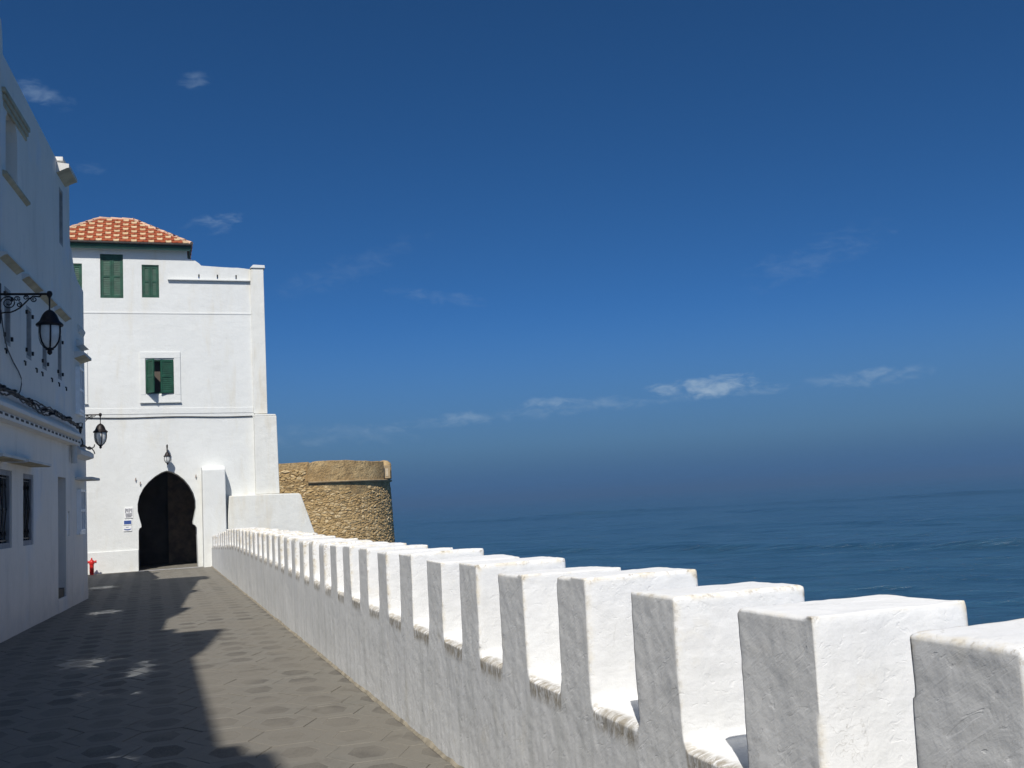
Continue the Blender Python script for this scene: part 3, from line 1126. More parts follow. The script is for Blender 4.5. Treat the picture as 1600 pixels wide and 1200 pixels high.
    # brace under the eave corner
    # roof tiles
    def tile_mesh(nm, mat):
        w, l = 0.168, 0.275
        mb = MB()
        xs = [-w / 2, -w * 0.28, -w * 0.06, w * 0.2, w / 2]
        hs = [0.022, 0.013, 0.012, 0.015, 0.024]
        vs = []
        for yy, dz in ((-l / 2, 0.020), (l / 2, 0.0)):
            vs += [(x, yy, h + dz) for x, h in zip(xs, hs)]
        vs += [(x, -l / 2, -0.004) for x in (xs[0], xs[-1])]
        fs = [(i, i + 1, i + 6, i + 5) for i in range(4)] + [(10, 11, 4, 3, 2, 1, 0)]
        mb.add(vs, fs)
        me = bpy.data.meshes.new(nm)
        me.from_pydata(mb.v, [], mb.f)
        me.materials.append(mat)
        return me
    tr, tc = tile_mesh('roof_tile', M['tile_red']), tile_mesh('roof_tile', M['tile_cream'])
    rnd = random.Random(4)
    rows = 10
    stuff = MB()
    for face in range(4):
        if face == 0:
            A, B, C, D = Vector(v[0]), Vector(v[1]), Vector(v[5]), Vector(v[4])
        elif face == 1:
            A, B, C, D = Vector(v[1]), Vector(v[2]), Vector(v[5]), Vector(v[5])
        elif face == 2:
            A, B, C, D = Vector(v[2]), Vector(v[3]), Vector(v[4]), Vector(v[5])
        else:
            A, B, C, D = Vector(v[3]), Vector(v[0]), Vector(v[4]), Vector(v[4])
        ux = (B - A).normalized()
        nrm = ux.cross((D - A)).normalized()
        uy = nrm.cross(ux)
        H = (D - A).dot(uy)
        aD, aC, aB = (D - A).dot(ux), (C - A).dot(ux), (B - A).dot(ux)
        rot = Matrix((ux, uy, nrm)).transposed().to_4x4()
        for r_ in range(rows):
            h = H * (r_ + 0.5) / rows
            t = (h - 0.02) / H
            lo, hi = aD * t, aB + (aC - aB) * t
            n = 0
            x = 0.085 * (1 if r_ % 2 else 0) + 0.03
            i = 0
            while x < aB:
                i += 1
                if lo + 0.03 < x < hi - 0.03:
                    cream = (i + (0 if r_ % 2 else 1) + (r_ // 2) * 0) % 3 == 0
                    p = A + ux * (x + rnd.uniform(-.006, .006)) + uy * (h + rnd.uniform(-.006, .006)) + nrm * (0.004 + rnd.uniform(0, .004))
                    if face < 2:
                        o = bpy.data.objects.new('roof_tile', tc if cream else tr)
                        COL.objects.link(o)
                        o.parent = roof
                        o.matrix_local = Matrix.Translation(p) @ rot @ Matrix.Rotation(rnd.uniform(-.02, .02), 4, 'Z')
                    else:
                        me = tc if cream else tr
                        vs = [(Matrix.Translation(p) @ rot) @ q.co for q in me.vertices]
                        stuff.add(vs, [tuple(pl.vertices) for pl in me.polygons], 1 if cream else 0)
                x += 0.171
    struct(stuff.build('roof_tile_field', [M['tile_red'], M['tile_cream']], roof), 'stuff')
    for a, b in ((v[0], v[4]), (v[1], v[5]), (v[2], v[5]), (v[3], v[4]), (v[4], v[5])):
        a, b = Vector(a), Vector(b)
        mb = MB()
        n = max(3, int((b - a).length / 0.32))
        for i in range(n):
            p, q = a.lerp(b, i / n), a.lerp(b, (i + 1.12) / n)
            mb.tube([p + Vector((0, 0, .012)), q + Vector((0, 0, .005))], [0.068, 0.052], 8)
        mb.build('ridge_tile', M['ridge'], roof, smooth=50)
    # old hooks by the arch
    for (x, z) in ((-0.43, 2.73), (-0.30, 2.60), (1.33, 2.75)):
        MB().tube([(x, 0.02, z), (x, -0.05, z), (x + .01, -0.055, z + 0.09)], 0.012, 5).build('hook', M['rust'], T)
    return T


make_tower()

# cable strung along the tower front
cb = thing('cable', 'thin dark cable strung across the white tower below its string course', 'cable', (0, 33.5, 0))
MB().tube([(x, -0.026, 4.665 + 0.012 * math.sin(x * 2.1) - 0.012 * x) for x in np.linspace(-3.3, 3.1, 40)], 0.014, 5).build('wire', M['black'], cb)

# signs beside the arch
t = thing('notice_plaque', 'small white plaque with grey print, top of three beside the arch', 'sign', (-0.64, 33.5, 1.77), 0, 'plaques by the arch')
MB().box(-0.12, 0.12, -0.022, -0.004, -0.17, 0.16).build('plate', M['paper'], t, bevel=0.004)
mb = MB()
for (x0, x1, z0, z1) in ((-0.10, -0.07, 0.0, 0.13), (-0.07, -0.045, 0.05, 0.12), (-0.04, -0.012, 0.015, 0.12), (0.0, 0.028, 0.0, 0.13), (0.035, 0.06, 0.05, 0.12), (0.075, 0.10, 0.0, 0.12),
                         (-0.09, 0.10, -0.05, -0.018), (-0.09, 0.10, -0.095, -0.06), (-0.08, 0.08, -0.14, -0.105)):
    mb.box(x0, x1, -0.026, -0.0225, z0, z1)
mb.build('print', M['grey_print'], t)
t = thing('blue_plaque', 'small blue rectangular plaque, middle of three beside the arch', 'sign', (-0.675, 33.5, 1.48), 0, 'plaques by the arch')
MB().box(-0.12, 0.12, -0.022, -0.004, -0.08, 0.08).build('plate', M['paper'], t, bevel=0.004)
MB().box(-0.10, 0.105, -0.026, -0.0225, -0.055, 0.055).build('print', M['blue_sign'], t)
t = thing('curved_plaque', 'small white plaque with a dark blue curved stripe, lowest of three beside the arch', 'sign', (-0.675, 33.5, 1.28), 0, 'plaques by the arch')
MB().box(-0.12, 0.12, -0.022, -0.004, -0.07, 0.10).build('plate', M['paper'], t, bevel=0.004)
mb = MB()
mb.prism([(-0.105, 0.012), (-0.05, -0.002), (0, -0.006), (0.05, -0.002), (0.105, 0.012), (0.10, -0.012), (0.05, -0.034), (0, -0.042), (-0.05, -0.034), (-0.10, -0.012)], -0.026, -0.0225, 'y')
mb.box(-0.05, 0.03, -0.026, -0.0225, 0.05, 0.062)
mb.build('print', M['blue_sign'], t)

# ------------------------------------------------------------------ fire hydrant
h = thing('fire_hydrant', 'small red fire hydrant at the foot of the white tower', 'hydrant', (-1.675, 33.12, -0.028), 0)
MB().lathe([(0.085, 0), (0.085, 0.03), (0.055, 0.035), (0.055, 0.06), (0.062, 0.07), (0.060, 0.33), (0.078, 0.335), (0.078, 0.36), (0.062, 0.365)], n=16).build('body', M['red'], h, smooth=40)
MB().lathe([(0.075, 0.366), (0.078, 0.39), (0.066, 0.43), (0.040, 0.465), (0.022, 0.475), (0.022, 0.515), (0.012, 0.525)], n=16).build('cap', M['red'], h, smooth=40)
for s in (-1, 1):
    MB().tube([(0.03 * s, 0, 0.405), (0.125 * s, 0, 0.405)], 0.034, 10).tube([(0.1 * s, 0, 0.405), (0.135 * s, 0, 0.405)], 0.044, 8).build('outlet', M['red'], h, smooth=40)
MB().tube([(0, -0.03, 0.24), (0, -0.11, 0.24)], 0.042, 10).tube([(0, -0.085, 0.24), (0, -0.12, 0.24)], 0.052, 8).build('front_outlet', M['red'], h, smooth=40)

# ------------------------------------------------------------------ houses (local x along the street, y into the house, z up)
HA = (-1.971, 15.849, 0.0)
HR = math.atan2(0.99527, 0.0970)


def grille(mb, x0, x1, z0, z1, y):
    n = 5
    for i in range(n):
        x = x0 + (x1 - x0) * (i + 0.5) / n
        sw = 0.02 * (1 if i % 2 else -1)
        pts = [(x + sw * math.sin(math.pi * t * 2), y + 0.012 * math.sin(math.pi * t * 3), z0 + (z1 - z0) * t) for t in np.linspace(0, 1, 9)]
        mb.tube(pts, 0.010, 5)
        for zz in (z0 + (z1 - z0) * 0.14, z1 - (z1 - z0) * 0.14):
            mb.tube([(x - 0.045, y, zz - 0.035), (x - 0.02, y, zz), (x - 0.045, y, zz + 0.035)], 0.007, 4)
            mb.tube([(x + 0.045, y, zz - 0.035), (x + 0.02, y, zz), (x + 0.045, y, zz + 0.035)], 0.007, 4)
    for z in (z0 + 0.03, z0 + (z1 - z0) * .5, z1 - 0.03):
        mb.box(x0, x1, y - 0.006, y + 0.006, z - 0.010, z + 0.010)


def hood_shape(parent, x0, x1, out, z, th=0.06, drop=0.14, name='window_hood'):
    mb = MB()
    mb.prism([(0.02, z), (-out, z - 0.03), (-out, z - 0.03 - th), (-out + 0.04, z - 0.04 - th)] + [(0.02, z - th - drop)], x0, x1, 'x')
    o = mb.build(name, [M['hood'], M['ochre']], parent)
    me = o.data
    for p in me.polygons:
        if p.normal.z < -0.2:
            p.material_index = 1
    return o


def glazed_window(parent, x0, x1, z0, z1, y):
    mb = MB()
    w = 0.05
    mb.box(x0, x0 + w, y - 0.03, y + 0.05, z0, z1)
    mb.box(x1 - w, x1, y - 0.03, y + 0.05, z0, z1)
    mb.box(x0 + w, x1 - w, y - 0.03, y + 0.05, z1 - w, z1)
    mb.box(x0 + w, x1 - w, y - 0.03, y + 0.05, z0, z0 + w)
    xm, zm = (x0 + x1) / 2, (z0 + z1) / 2
    mb.box(xm - 0.025, xm + 0.025, y - 0.025, y + 0.04, z0 + w, z1 - w)
    mb.box(x0 + w, xm - 0.025, y - 0.02, y + 0.035, zm - 0.022, zm + 0.022)
    mb.box(xm + 0.025, x1 - w, y - 0.02, y + 0.035, zm - 0.022, zm + 0.022)
    win = mb.build('window', M['white_paint'], parent)
    for (a, b) in ((x0 + w, xm - 0.025), (xm + 0.025, x1 - w)):
        for (c, d) in ((z0 + w, zm - 0.022), (zm + 0.022, z1 - w)):
            MB().box(a, b, y + 0.01, y + 0.018, c, d).build('pane', M['pane'], win)
    MB().box(x0 - 0.04, x1 + 0.04, -0.07, 0.03, z0 - 0.06, z0 - 0.002).build('sill', M['white_paint'], win, bevel=0.01)
    return win


def make_house_a():
    H = thing('white_house', 'tall white house in shadow on the left with grilled ground floor windows and tiled ledge', 'house', HA, HR)
    outline = [(-9.6, -0.06), (5.62, -0.06), (5.60, 7.0), (5.56, 7.15), (5.53, 8.25), (4.5, 8.27), (0.12, 8.47), (0.08, 8.80), (0.02, 8.95), (-0.55, 8.95), (-0.62, 8.55),
               (-4.4, 8.8), (-4.5, 9.25), (-4.95, 9.55), (-5.3, 9.2), (-5.8, 8.5), (-8.1, 8.9), (-8.3, 9.6), (-9.6, 9.6)]
    gws = [rect(-0.55, 0.70, 1.27, 2.38), rect(1.43, 2.17, 1.27, 2.37)]
    mids = [rect(s - 0.19, s + 0.19, 4.19, 5.03) for s in (0.42, 1.85, 3.08, 4.45)]
    big = [(0.30, 6.72), (1.05, 6.74), (1.05, 7.45), (1.0, 7.6), (0.85, 7.74), (0.65, 7.78), (0.45, 7.74), (0.32, 7.6), (0.30, 7.45)]
    thin = rect(4.46, 4.84, 6.76, 7.84)
    door = rect(4.22, 4.98, 0.24, 2.41)
    slot = rect(5.13, 5.36, 1.33, 1.79)
    holes = gws + mids + [big, thin, door, slot]
    mb = MB()
    mb.panel(outline, holes, 0, 5.0, rdepth=[0.22] * 2 + [0.16] * 4 + [0.35, 0.16, 0.20, 0.08])
    mb.build('wall', M['house'], H)
    mb = MB()
    mb.box(-9.5, 5.4, 0.4, 4.9, 7.6, 7.7)
    mb.build('flat_roof', M['hood'], H)
    # grilled windows with grey reveals
    for hl in gws:
        x0, x1, z0, z1 = hl[0][0], hl[1][0], hl[0][1], hl[2][1]
        mb = MB()
        mb.box(x0, x1, 0.19, 0.215, z0, z1, 1)
        w = 0.075
        mb.box(x0, x0 + w, 0.02, 0.10, z0, z1)
        mb.box(x1 - w, x1, 0.02, 0.10, z0, z1)
        mb.box(x0 + w, x1 - w, 0.02, 0.10, z0, z0 + w)
        mb.box(x0 + w, x1 - w, 0.02, 0.10, z1 - w, z1)
        win = mb.build('window', [M['concrete'], M['dark']], H)
        g = MB()
        grille(g, x0 + 0.06, x1 - 0.06, z0 + 0.08, z1 - 0.08, 0.05)
        g.build('grille', M['iron'], win)
    # two sloping slabs over them
    for (a, b) in ((-1.2, 0.15), (0.35, 2.0)):
        hood_shape(H, a, b, 0.30, 2.55, 0.035, 0.03, 'awning_slab')
    # narrow shuttered windows on the middle floor
    for hl in mids:
        x0, x1, z0, z1 = hl[0][0], hl[1][0], hl[0][1], hl[2][1]
        mb = MB()
        mb.box(x0, x0 + 0.045, 0.0, 0.06, z0, z1)
        mb.box(x1 - 0.045, x1, 0.0, 0.06, z0, z1)
        mb.box(x0 + 0.045, x1 - 0.045, 0.0, 0.06, z1 - 0.05, z1)
        mb.box(x0 + 0.045, x1 - 0.045, 0.0, 0.06, z0, z0 + 0.05)
        win = mb.build('window', M['shade_wood'], H)
        xm = (x0 + x1) / 2
        for (a, b) in ((x0 + 0.047, xm - 0.003), (xm + 0.003, x1 - 0.047)):
            s = shutter(a, b, z0 + 0.052, z1 - 0.052, 0.03, win, M['shade_wood'])
            s.location = (0, 0.055, 0)
        for zz in (z0 + 0.12, z1 - 0.12):
            for xx in (x0 - 0.03, x1 + 0.03):
                MB().box(xx - 0.02, xx + 0.02, -0.03, 0.0, zz - 0.03, zz + 0.03).build('shutter_hinge', M['iron'], win)
    for s in (0.42, 1.85, 3.08, 4.45):
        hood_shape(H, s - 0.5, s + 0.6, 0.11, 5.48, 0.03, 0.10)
    # small black flower-pot hooks in a row
    for s in (0.32, 1.57, 2.42, 2.88, 3.70, 4.36, 5.06):
        MB().box(s - 0.09, s + 0.012, -0.02, 0.0, 4.10, 4.12).box(s - 0.010, s + 0.012, -0.02, 0.0, 4.05, 4.10).build('hook', M['black'], H)
    # top floor
    mb = MB()
    mb.prism(big, 0.32, 0.34, 'y', 0)
    win = mb.build('window', M['ochre'], H)
    for i, (o_, z) in enumerate(((0.05, 7.95), (0.035, 7.86), (0.02, 7.77))):
        MB().box(0.05 + 0.05 * i, 1.75 - 0.05 * i, -o_, 0.02, z - 0.075, z).build('lintel_step', M['ochre'], H, bevel=0.008)
    MB().prism([(0.02, 6.72), (-0.06, 6.70), (-0.06, 6.67), (0.02, 6.62)], 0.1, 1.7, 'x').build('sill', M['ochre'], H)
    x0, x1, z0, z1 = 4.46, 4.84, 6.76, 7.84
    mb = MB()
    mb.box(x0, x0 + 0.045, 0.0, 0.06, z0, z1)
    mb.box(x1 - 0.045, x1, 0.0, 0.06, z0, z1)
    mb.box(x0 + 0.045, x1 - 0.045, 0.0, 0.06, z1 - 0.05, z1)
    mb.box(x0 + 0.045, x1 - 0.045, 0.0, 0.06, z0, z0 + 0.05)
    win = mb.build('window', M['shade_wood'], H)
    s = shutter(x0 + 0.047, x1 - 0.047, z0 + 0.052, z1 - 0.052, 0.03, win, M['shade_wood'])
    s.location = (0, 0.055, 0)
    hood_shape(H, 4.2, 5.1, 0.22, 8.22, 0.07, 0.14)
    MB().box(4.3, 5.45, -0.10, 0.30, 8.275, 8.36).build('roof_block', M['hood'], H, bevel=0.01)
    # tiled ledge; its shaded gaps and tile ends put in as dark boxes
    mb = MB()
    mb.prism([(0.02, 3.40), (-0.05, 3.39), (-0.20, 3.24), (-0.20, 3.19), (-0.10, 3.15), (0.02, 3.13)], -3.0, 5.62, 'x')
    mb.build('ledge', M['house'], H)
    MB().box(-3.0, 5.6, -0.158, 0.0, 3.04, 3.128).build('ledge_bed', M['house'], H)
    s = -1.1
    while s < 5.5:
        MB().box(s, s + 0.18, -0.163, -0.10, 3.085, 3.118).build('shade_tick', M['dark'], H)
        s += 0.325
        # door, threshold, handle
    dr = MB().box(4.22, 4.98, 0.16, 0.20, 0.24, 2.41).build('door', M['grey_door'], H)
    for (a, b) in ((0.40, 1.15), (1.30, 2.28)):
        MB().box(4.34, 4.86, 0.145, 0.158, a, b).build('door_panel', M['grey_door'], dr, bevel=0.01)
    MB().box(4.27, 4.31, 0.04, 0.158, 1.50, 1.80).build('handle', M['black'], dr, bevel=0.01)
    MB().box(4.23, 4.97, 0.03, 0.155, 0.242, 0.40).build('kick_plate', M['black'], dr)
    MB().box(4.19, 5.01, -0.012, 0.155, -0.06, 0.235).build('doorstep', M['house'], H, bevel=0.015)
    mb = MB()
    mb.box(5.13, 5.36, 0.03, 0.078, 1.33, 1.79)
    mb.box(5.15, 5.34, 0.02, 0.029, 1.36, 1.76)
    mb.build('meter_box', M['white_paint'], H, bevel=0.004)
    MB().tube([(5.42, -0.07, 3.10), (5.42, -0.08, 2.70)], 0.055, 10).build('downspout', M['hood'], H, smooth=50)
    return H


make_house_a()


def make_house_b():
    H = thing('low_white_house', 'lower white house in shadow with small white framed windows at the corner by the tower', 'house', HA, HR)
    outline = [(5.625, -0.06), (7.46, -0.06), (7.16, 5.5), (7.13, 6.38), (7.04, 6.41), (6.6, 6.44), (6.34, 6.49), (6.12, 6.57), (5.98, 6.68), (5.84, 6.84), (5.72, 6.95), (5.625, 6.98)]
    w1 = rect(6.10, 6.64, 3.76, 4.66)
    w2 = rect(6.14, 6.70, 1.39, 2.22)
    MB().panel(outline, [w1, w2], 0, 5.0, rdepth=[0.2, 0.2]).build('wall', M['house'], H)
    MB().box(5.63, 7.0, 0.3, 4.9, 5.9, 6.0).build('flat_roof', M['hood'], H)
    glazed_window(H, 6.10, 6.64, 3.76, 4.66, -0.05)
    glazed_window(H, 6.14, 6.70, 1.39, 2.22, -0.05)
    for hl in (w1, w2):
        MB().box(hl[0][0], hl[1][0], 0.17, 0.19, hl[0][1], hl[2][1]).build('window_backing', M['dark'], H)
    hood_shape(H, 5.95, 6.80, 0.20, 4.95, 0.05, 0.10)
    MB().prism([(0.02, 5.24), (-0.05, 5.20), (-0.14, 5.12), (0.02, 5.08)], 6.2, 6.9, 'x').build('small_ledge', M['hood'], H)
    MB().prism([(0.02, 5.58), (-0.03, 5.55), (-0.06, 5.49), (-0.03, 5.42), (0.02, 5.38)], 6.4, 7.0, 'x').build('small_ledge', M['hood'], H)
    MB().box(5.95, 6.95, -0.32, 0.02, 2.40, 2.45).build('canopy', M['hood'], H, bevel=0.008)
    MB().prism([(0.02, 3.04), (-0.10, 3.02), (-0.17, 2.96), (-0.17, 2.88), (-0.08, 2.85), (0.02, 2.83)], 5.63, 7.20, 'x').build('ledge', M['house'], H)
    return H


make_house_b()


def make_house_c():
    # the house the photographer walks beside: seen only by the shadow it throws over the path
    H = thing('tall_white_house', 'tall white house beside the photographer whose shadow falls across the path', 'house', (-2.80, -9.0, 0), R(90))
    prof = [(0, -0.06), (15.2, -0.06), (15.2, 9.95), (14.85, 9.95), (14.45, 11.55), (14.1, 11.3), (13.2, 10.5), (13.05, 9.98), (7.9, 9.98), (7.85, 10.4), (7.1, 10.45), (7.05, 10.95), (0, 11.2)]
    wins = [rect(x, x + 0.9, z, z + 1.2) for x in (2.0, 5.2, 8.6, 11.6) for z in (1.2, 4.4, 7.4)]
    MB().panel(prof, wins, 0, 5.0, rdepth=[0.2] * len(wins)).build('wall', M['house'], H)
    for w in wins:
        MB().box(w[0][0], w[1][0], 0.12, 0.16, w[0][1], w[2][1]).build('shutter', M['shade_wood'], H)
    return H


make_house_c()


def make_house_d():
    H = thing('back_white_house', 'white house wall behind the low corner house, carrying the smaller street lantern', 'house', (-1.86, 23.5, 0), R(90))
    MB().panel([(0, -0.06), (5.1, -0.06), (5.1, 5.45), (2.5, 5.9), (0.0, 6.35)], [rect(2.2, 2.8, 1.2, 2.2)], 0, 4.0, rdepth=[0.2]).build('wall', M['house'], H)
    MB().box(2.2, 2.8, 0.12, 0.16, 1.2, 2.2).build('shutter', M['shade_wood'], H)
    return H


make_house_d()

# ------------------------------------------------------------------ street lanterns
def spiral(cx, cz, r0, r1, a0, turns, n=22):
    return [(cx + (r0 + (r1 - r0) * t) * math.cos(a0 + turns * 2 * math.pi * t), cz + (r0 + (r1 - r0) * t) * math.sin(a0 + turns * 2 * math.pi * t))
            for t in np.linspace(0, 1, n)]


def lantern_head(root, x, y, z, k=1.0):
    """hanging lantern, its hook at (x, y, z); about 0.83 m tall with its rod at k = 1"""
    MB().lathe([(0.012, 0.0), (0.022, -0.02), (0.012, -0.05), (0.010, -0.20), (0.022, -0.215)], (x, y, z), 8).build('rod', M['lantern'], root, smooth=40)
    f = lambda pr: [(r * k, -0.21 - (q * k)) for r, q in pr]
    MB().lathe(f([(0.012, 0.0), (0.04, 0.010), (0.078, 0.042), (0.106, 0.085), (0.124, 0.13), (0.136, 0.16), (0.155, 0.187), (0.186, 0.212), (0.194, 0.228), (0.188, 0.245), (0.15, 0.252)]),
               (x, y, z), 18).build('cap', M['lantern'], root, smooth=45)
    prof = [(0.158, 0.250), (0.160, 0.34), (0.154, 0.42), (0.134, 0.49), (0.09, 0.555), (0.045, 0.585)]
    g = MB()
    vs, fs = [], []
    n = 18
    for (r, q) in prof:
        for i in range(n):
            w = 2 * math.pi * i / n
            vs.append((x + r * k * 0.95 * math.cos(w), y + r * k * 0.95 * math.sin(w), z - 0.21 - q * k))
    for j in range(len(prof) - 1):
        for i in range(n):
            fs.append((j * n + i, j * n + (i + 1) % n, (j + 1) * n + (i + 1) % n, (j + 1) * n + i))
    g.add(vs, fs)
    g.build('glass', M['frost'], root, smooth=80)
    for i in range(6):
        w = 2 * math.pi * (i + 0.25) / 6
        MB().tube([(x + r * k * math.cos(w), y + r * k * math.sin(w), z - 0.21 - q * k) for (r, q) in prof], 0.0125 * k, 5).build('rib', M['lantern'], root)
    MB().lathe(f([(0.03, 0.57), (0.058, 0.583), (0.060, 0.605), (0.03, 0.62), (0.038, 0.64), (0.032, 0.665), (0.008, 0.685)]), (x, y, z), 10).build('finial', M['lantern'], root, smooth=45)
    MB().lathe(f([(0.03, 0.28), (0.03, 0.33), (0.024, 0.335), (0.045, 0.37), (0.048, 0.42), (0.03, 0.47), (0.01, 0.485)]), (x, y, z), 10).build('bulb', M['paper'], root, smooth=60)


def street_lantern(label, loc, rz, z, arm=0.66):
    t = thing('wall_lantern', label, 'street lamp', loc, rz, 'lanterns on scrolled wall brackets')
    # local -y points out from the wall
    L = arm
    MB().tube([(0, 0, z), (0, -L, z)], 0.017, 8).build('arm', M['lantern'], t)
    MB().lathe([(0.008, 0.045), (0.03, 0.036), (0.042, 0.0), (0.03, -0.036), (0.008, -0.045)], (0, -L, z), 12).build('arm_ball', M['lantern'], t, smooth=60)
    MB().box(-0.03, 0.03, -0.018, 0.0, z - 0.42, z + 0.16).build('wall_plate', M['lantern'], t, bevel=0.008)
    sc = MB()
    for pts in (spiral(0.115, -0.125, 0.10, 0.022, R(170), -1.9, 34),
                spiral(0.225, -0.065, 0.042, 0.010, R(-60), 1.5),
                spiral(0.255, -0.150, 0.038, 0.010, R(90), -1.4),
                spiral(0.345, -0.050, 0.038, 0.010, R(-30), 1.5),
                spiral(0.450, -0.075, 0.045, 0.010, R(100), 1.5)):
        sc.tube([(0, -px, z + pz) for px, pz in pts], 0.0085, 5)
    sc.tube([(0, -a, z + b) for a, b in ((0.005, -0.30), (0.03, -0.27), (0.08, -0.262), (0.14, -0.262), (0.20, -0.238), (0.27, -0.195), (0.33, -0.13), (0.38, -0.075), (0.44, -0.03), (0.52, -0.04), (0.545, -0.018))], 0.0105, 6)
    sc.build('scroll', M['lantern'], t)
    lantern_head(t, 0, -L, z - 0.02, 0.95)
    return t


street_lantern('large dark wrought iron lantern on a scrolled arm from the shadowed house, nearest lamp', (-1.971 - 0.005, 15.80, 0), HR, 4.845, 0.655)
street_lantern('smaller looking wrought iron lantern on a scrolled arm, hanging against the white tower wall', (-1.86, 28.4, 0), R(90), 4.30, 0.66)

t = thing('arch_lantern', 'small lantern on a curved hook above the top of the horseshoe arch', 'street lamp', (0.5, 33.5, 0))
MB().tube([(0, -0.01, 3.50), (0, -0.05, 3.66), (-0.01, -0.12, 3.76), (0.0, -0.22, 3.78), (0.0, -0.27, 3.72), (0, -0.28, 3.66)], [0.022, 0.02, 0.02, 0.02, 0.02, 0.016], 7).build('hook_arm', M['lantern'], t, smooth=60)
lantern_head(t, 0, -0.28, 3.78, 0.60)

# ------------------------------------------------------------------ cables on the house
c = thing('cable_bundle', 'tangled black cables sagging along the tiled ledge of the shadowed house', 'cables', HA, HR)
rnd = random.Random(8)
for k in range(5):
    pts = []
    for i, s in enumerate(np.linspace(-2.0, 5.66, 60)):
        z = 3.43 + 0.035 * math.sin(s * 1.7 + k) + 0.03 * math.sin(s * 4.3 + k * 2.1) + rnd.uniform(-0.014, 0.014)
        pts.append((s, -0.09 - 0.02 * k + 0.02 * math.sin(s * 3 + k * 1.3) - 0.02, z))
    pts += [(5.69, -0.15, 3.25), (5.70, -0.19, 3.10), (5.75, -0.17, 3.07)]
    pts += [(s, -0.11 - 0.01 * k, 3.075 + 0.02 * math.sin(s * 7 + k)) for s in np.linspace(5.9, 7.22, 10)]
    MB().tube(pts, 0.014 if k < 3 else 0.010, 5).build('strand', M['black'] if k != 2 else M['cable_grey'], c)
for i in range(16):
    s = rnd.uniform(-1.5, 5.6)
    z = 3.44 + 0.035 * math.sin(s * 1.7 + 1) + rnd.uniform(-0.02, 0.02)
    MB().box(s - 0.03, s + 0.03 + rnd.uniform(0, .05), -0.20, -0.09, z - 0.016, z + 0.022).build('cable_clip', M['black'], c, bevel=0.012)
for pts in ([(7.2, -0.12, 3.08), (7.24, -0.17, 3.12), (7.25, -0.18, 3.17)], [(7.2, -0.14, 3.08), (7.24, -0.17, 3.02), (7.25, -0.18, 2.97)]):
    MB().tube(pts, 0.011, 5).build('loose_end', M['black'], c)
w = thing('hanging_wire', 'thin wire looping down the shadowed wall from the large lantern to the ledge', 'wire', HA, HR)
MB().tube([(-0.06, -0.02, 4.62), (-0.02, -0.03, 4.43), (0.12, -0.03, 4.24), (0.28, -0.03, 4.11), (0.62, -0.03, 3.98), (0.98, -0.03, 3.88), (1.16, -0.03, 3.80), (1.18, -0.03, 3.71), (1.08, -0.035, 3.60), (0.85, -0.05, 3.50), (0.6, -0.09, 3.45)], 0.009, 5).build('strand', M['cable_grey'], w)

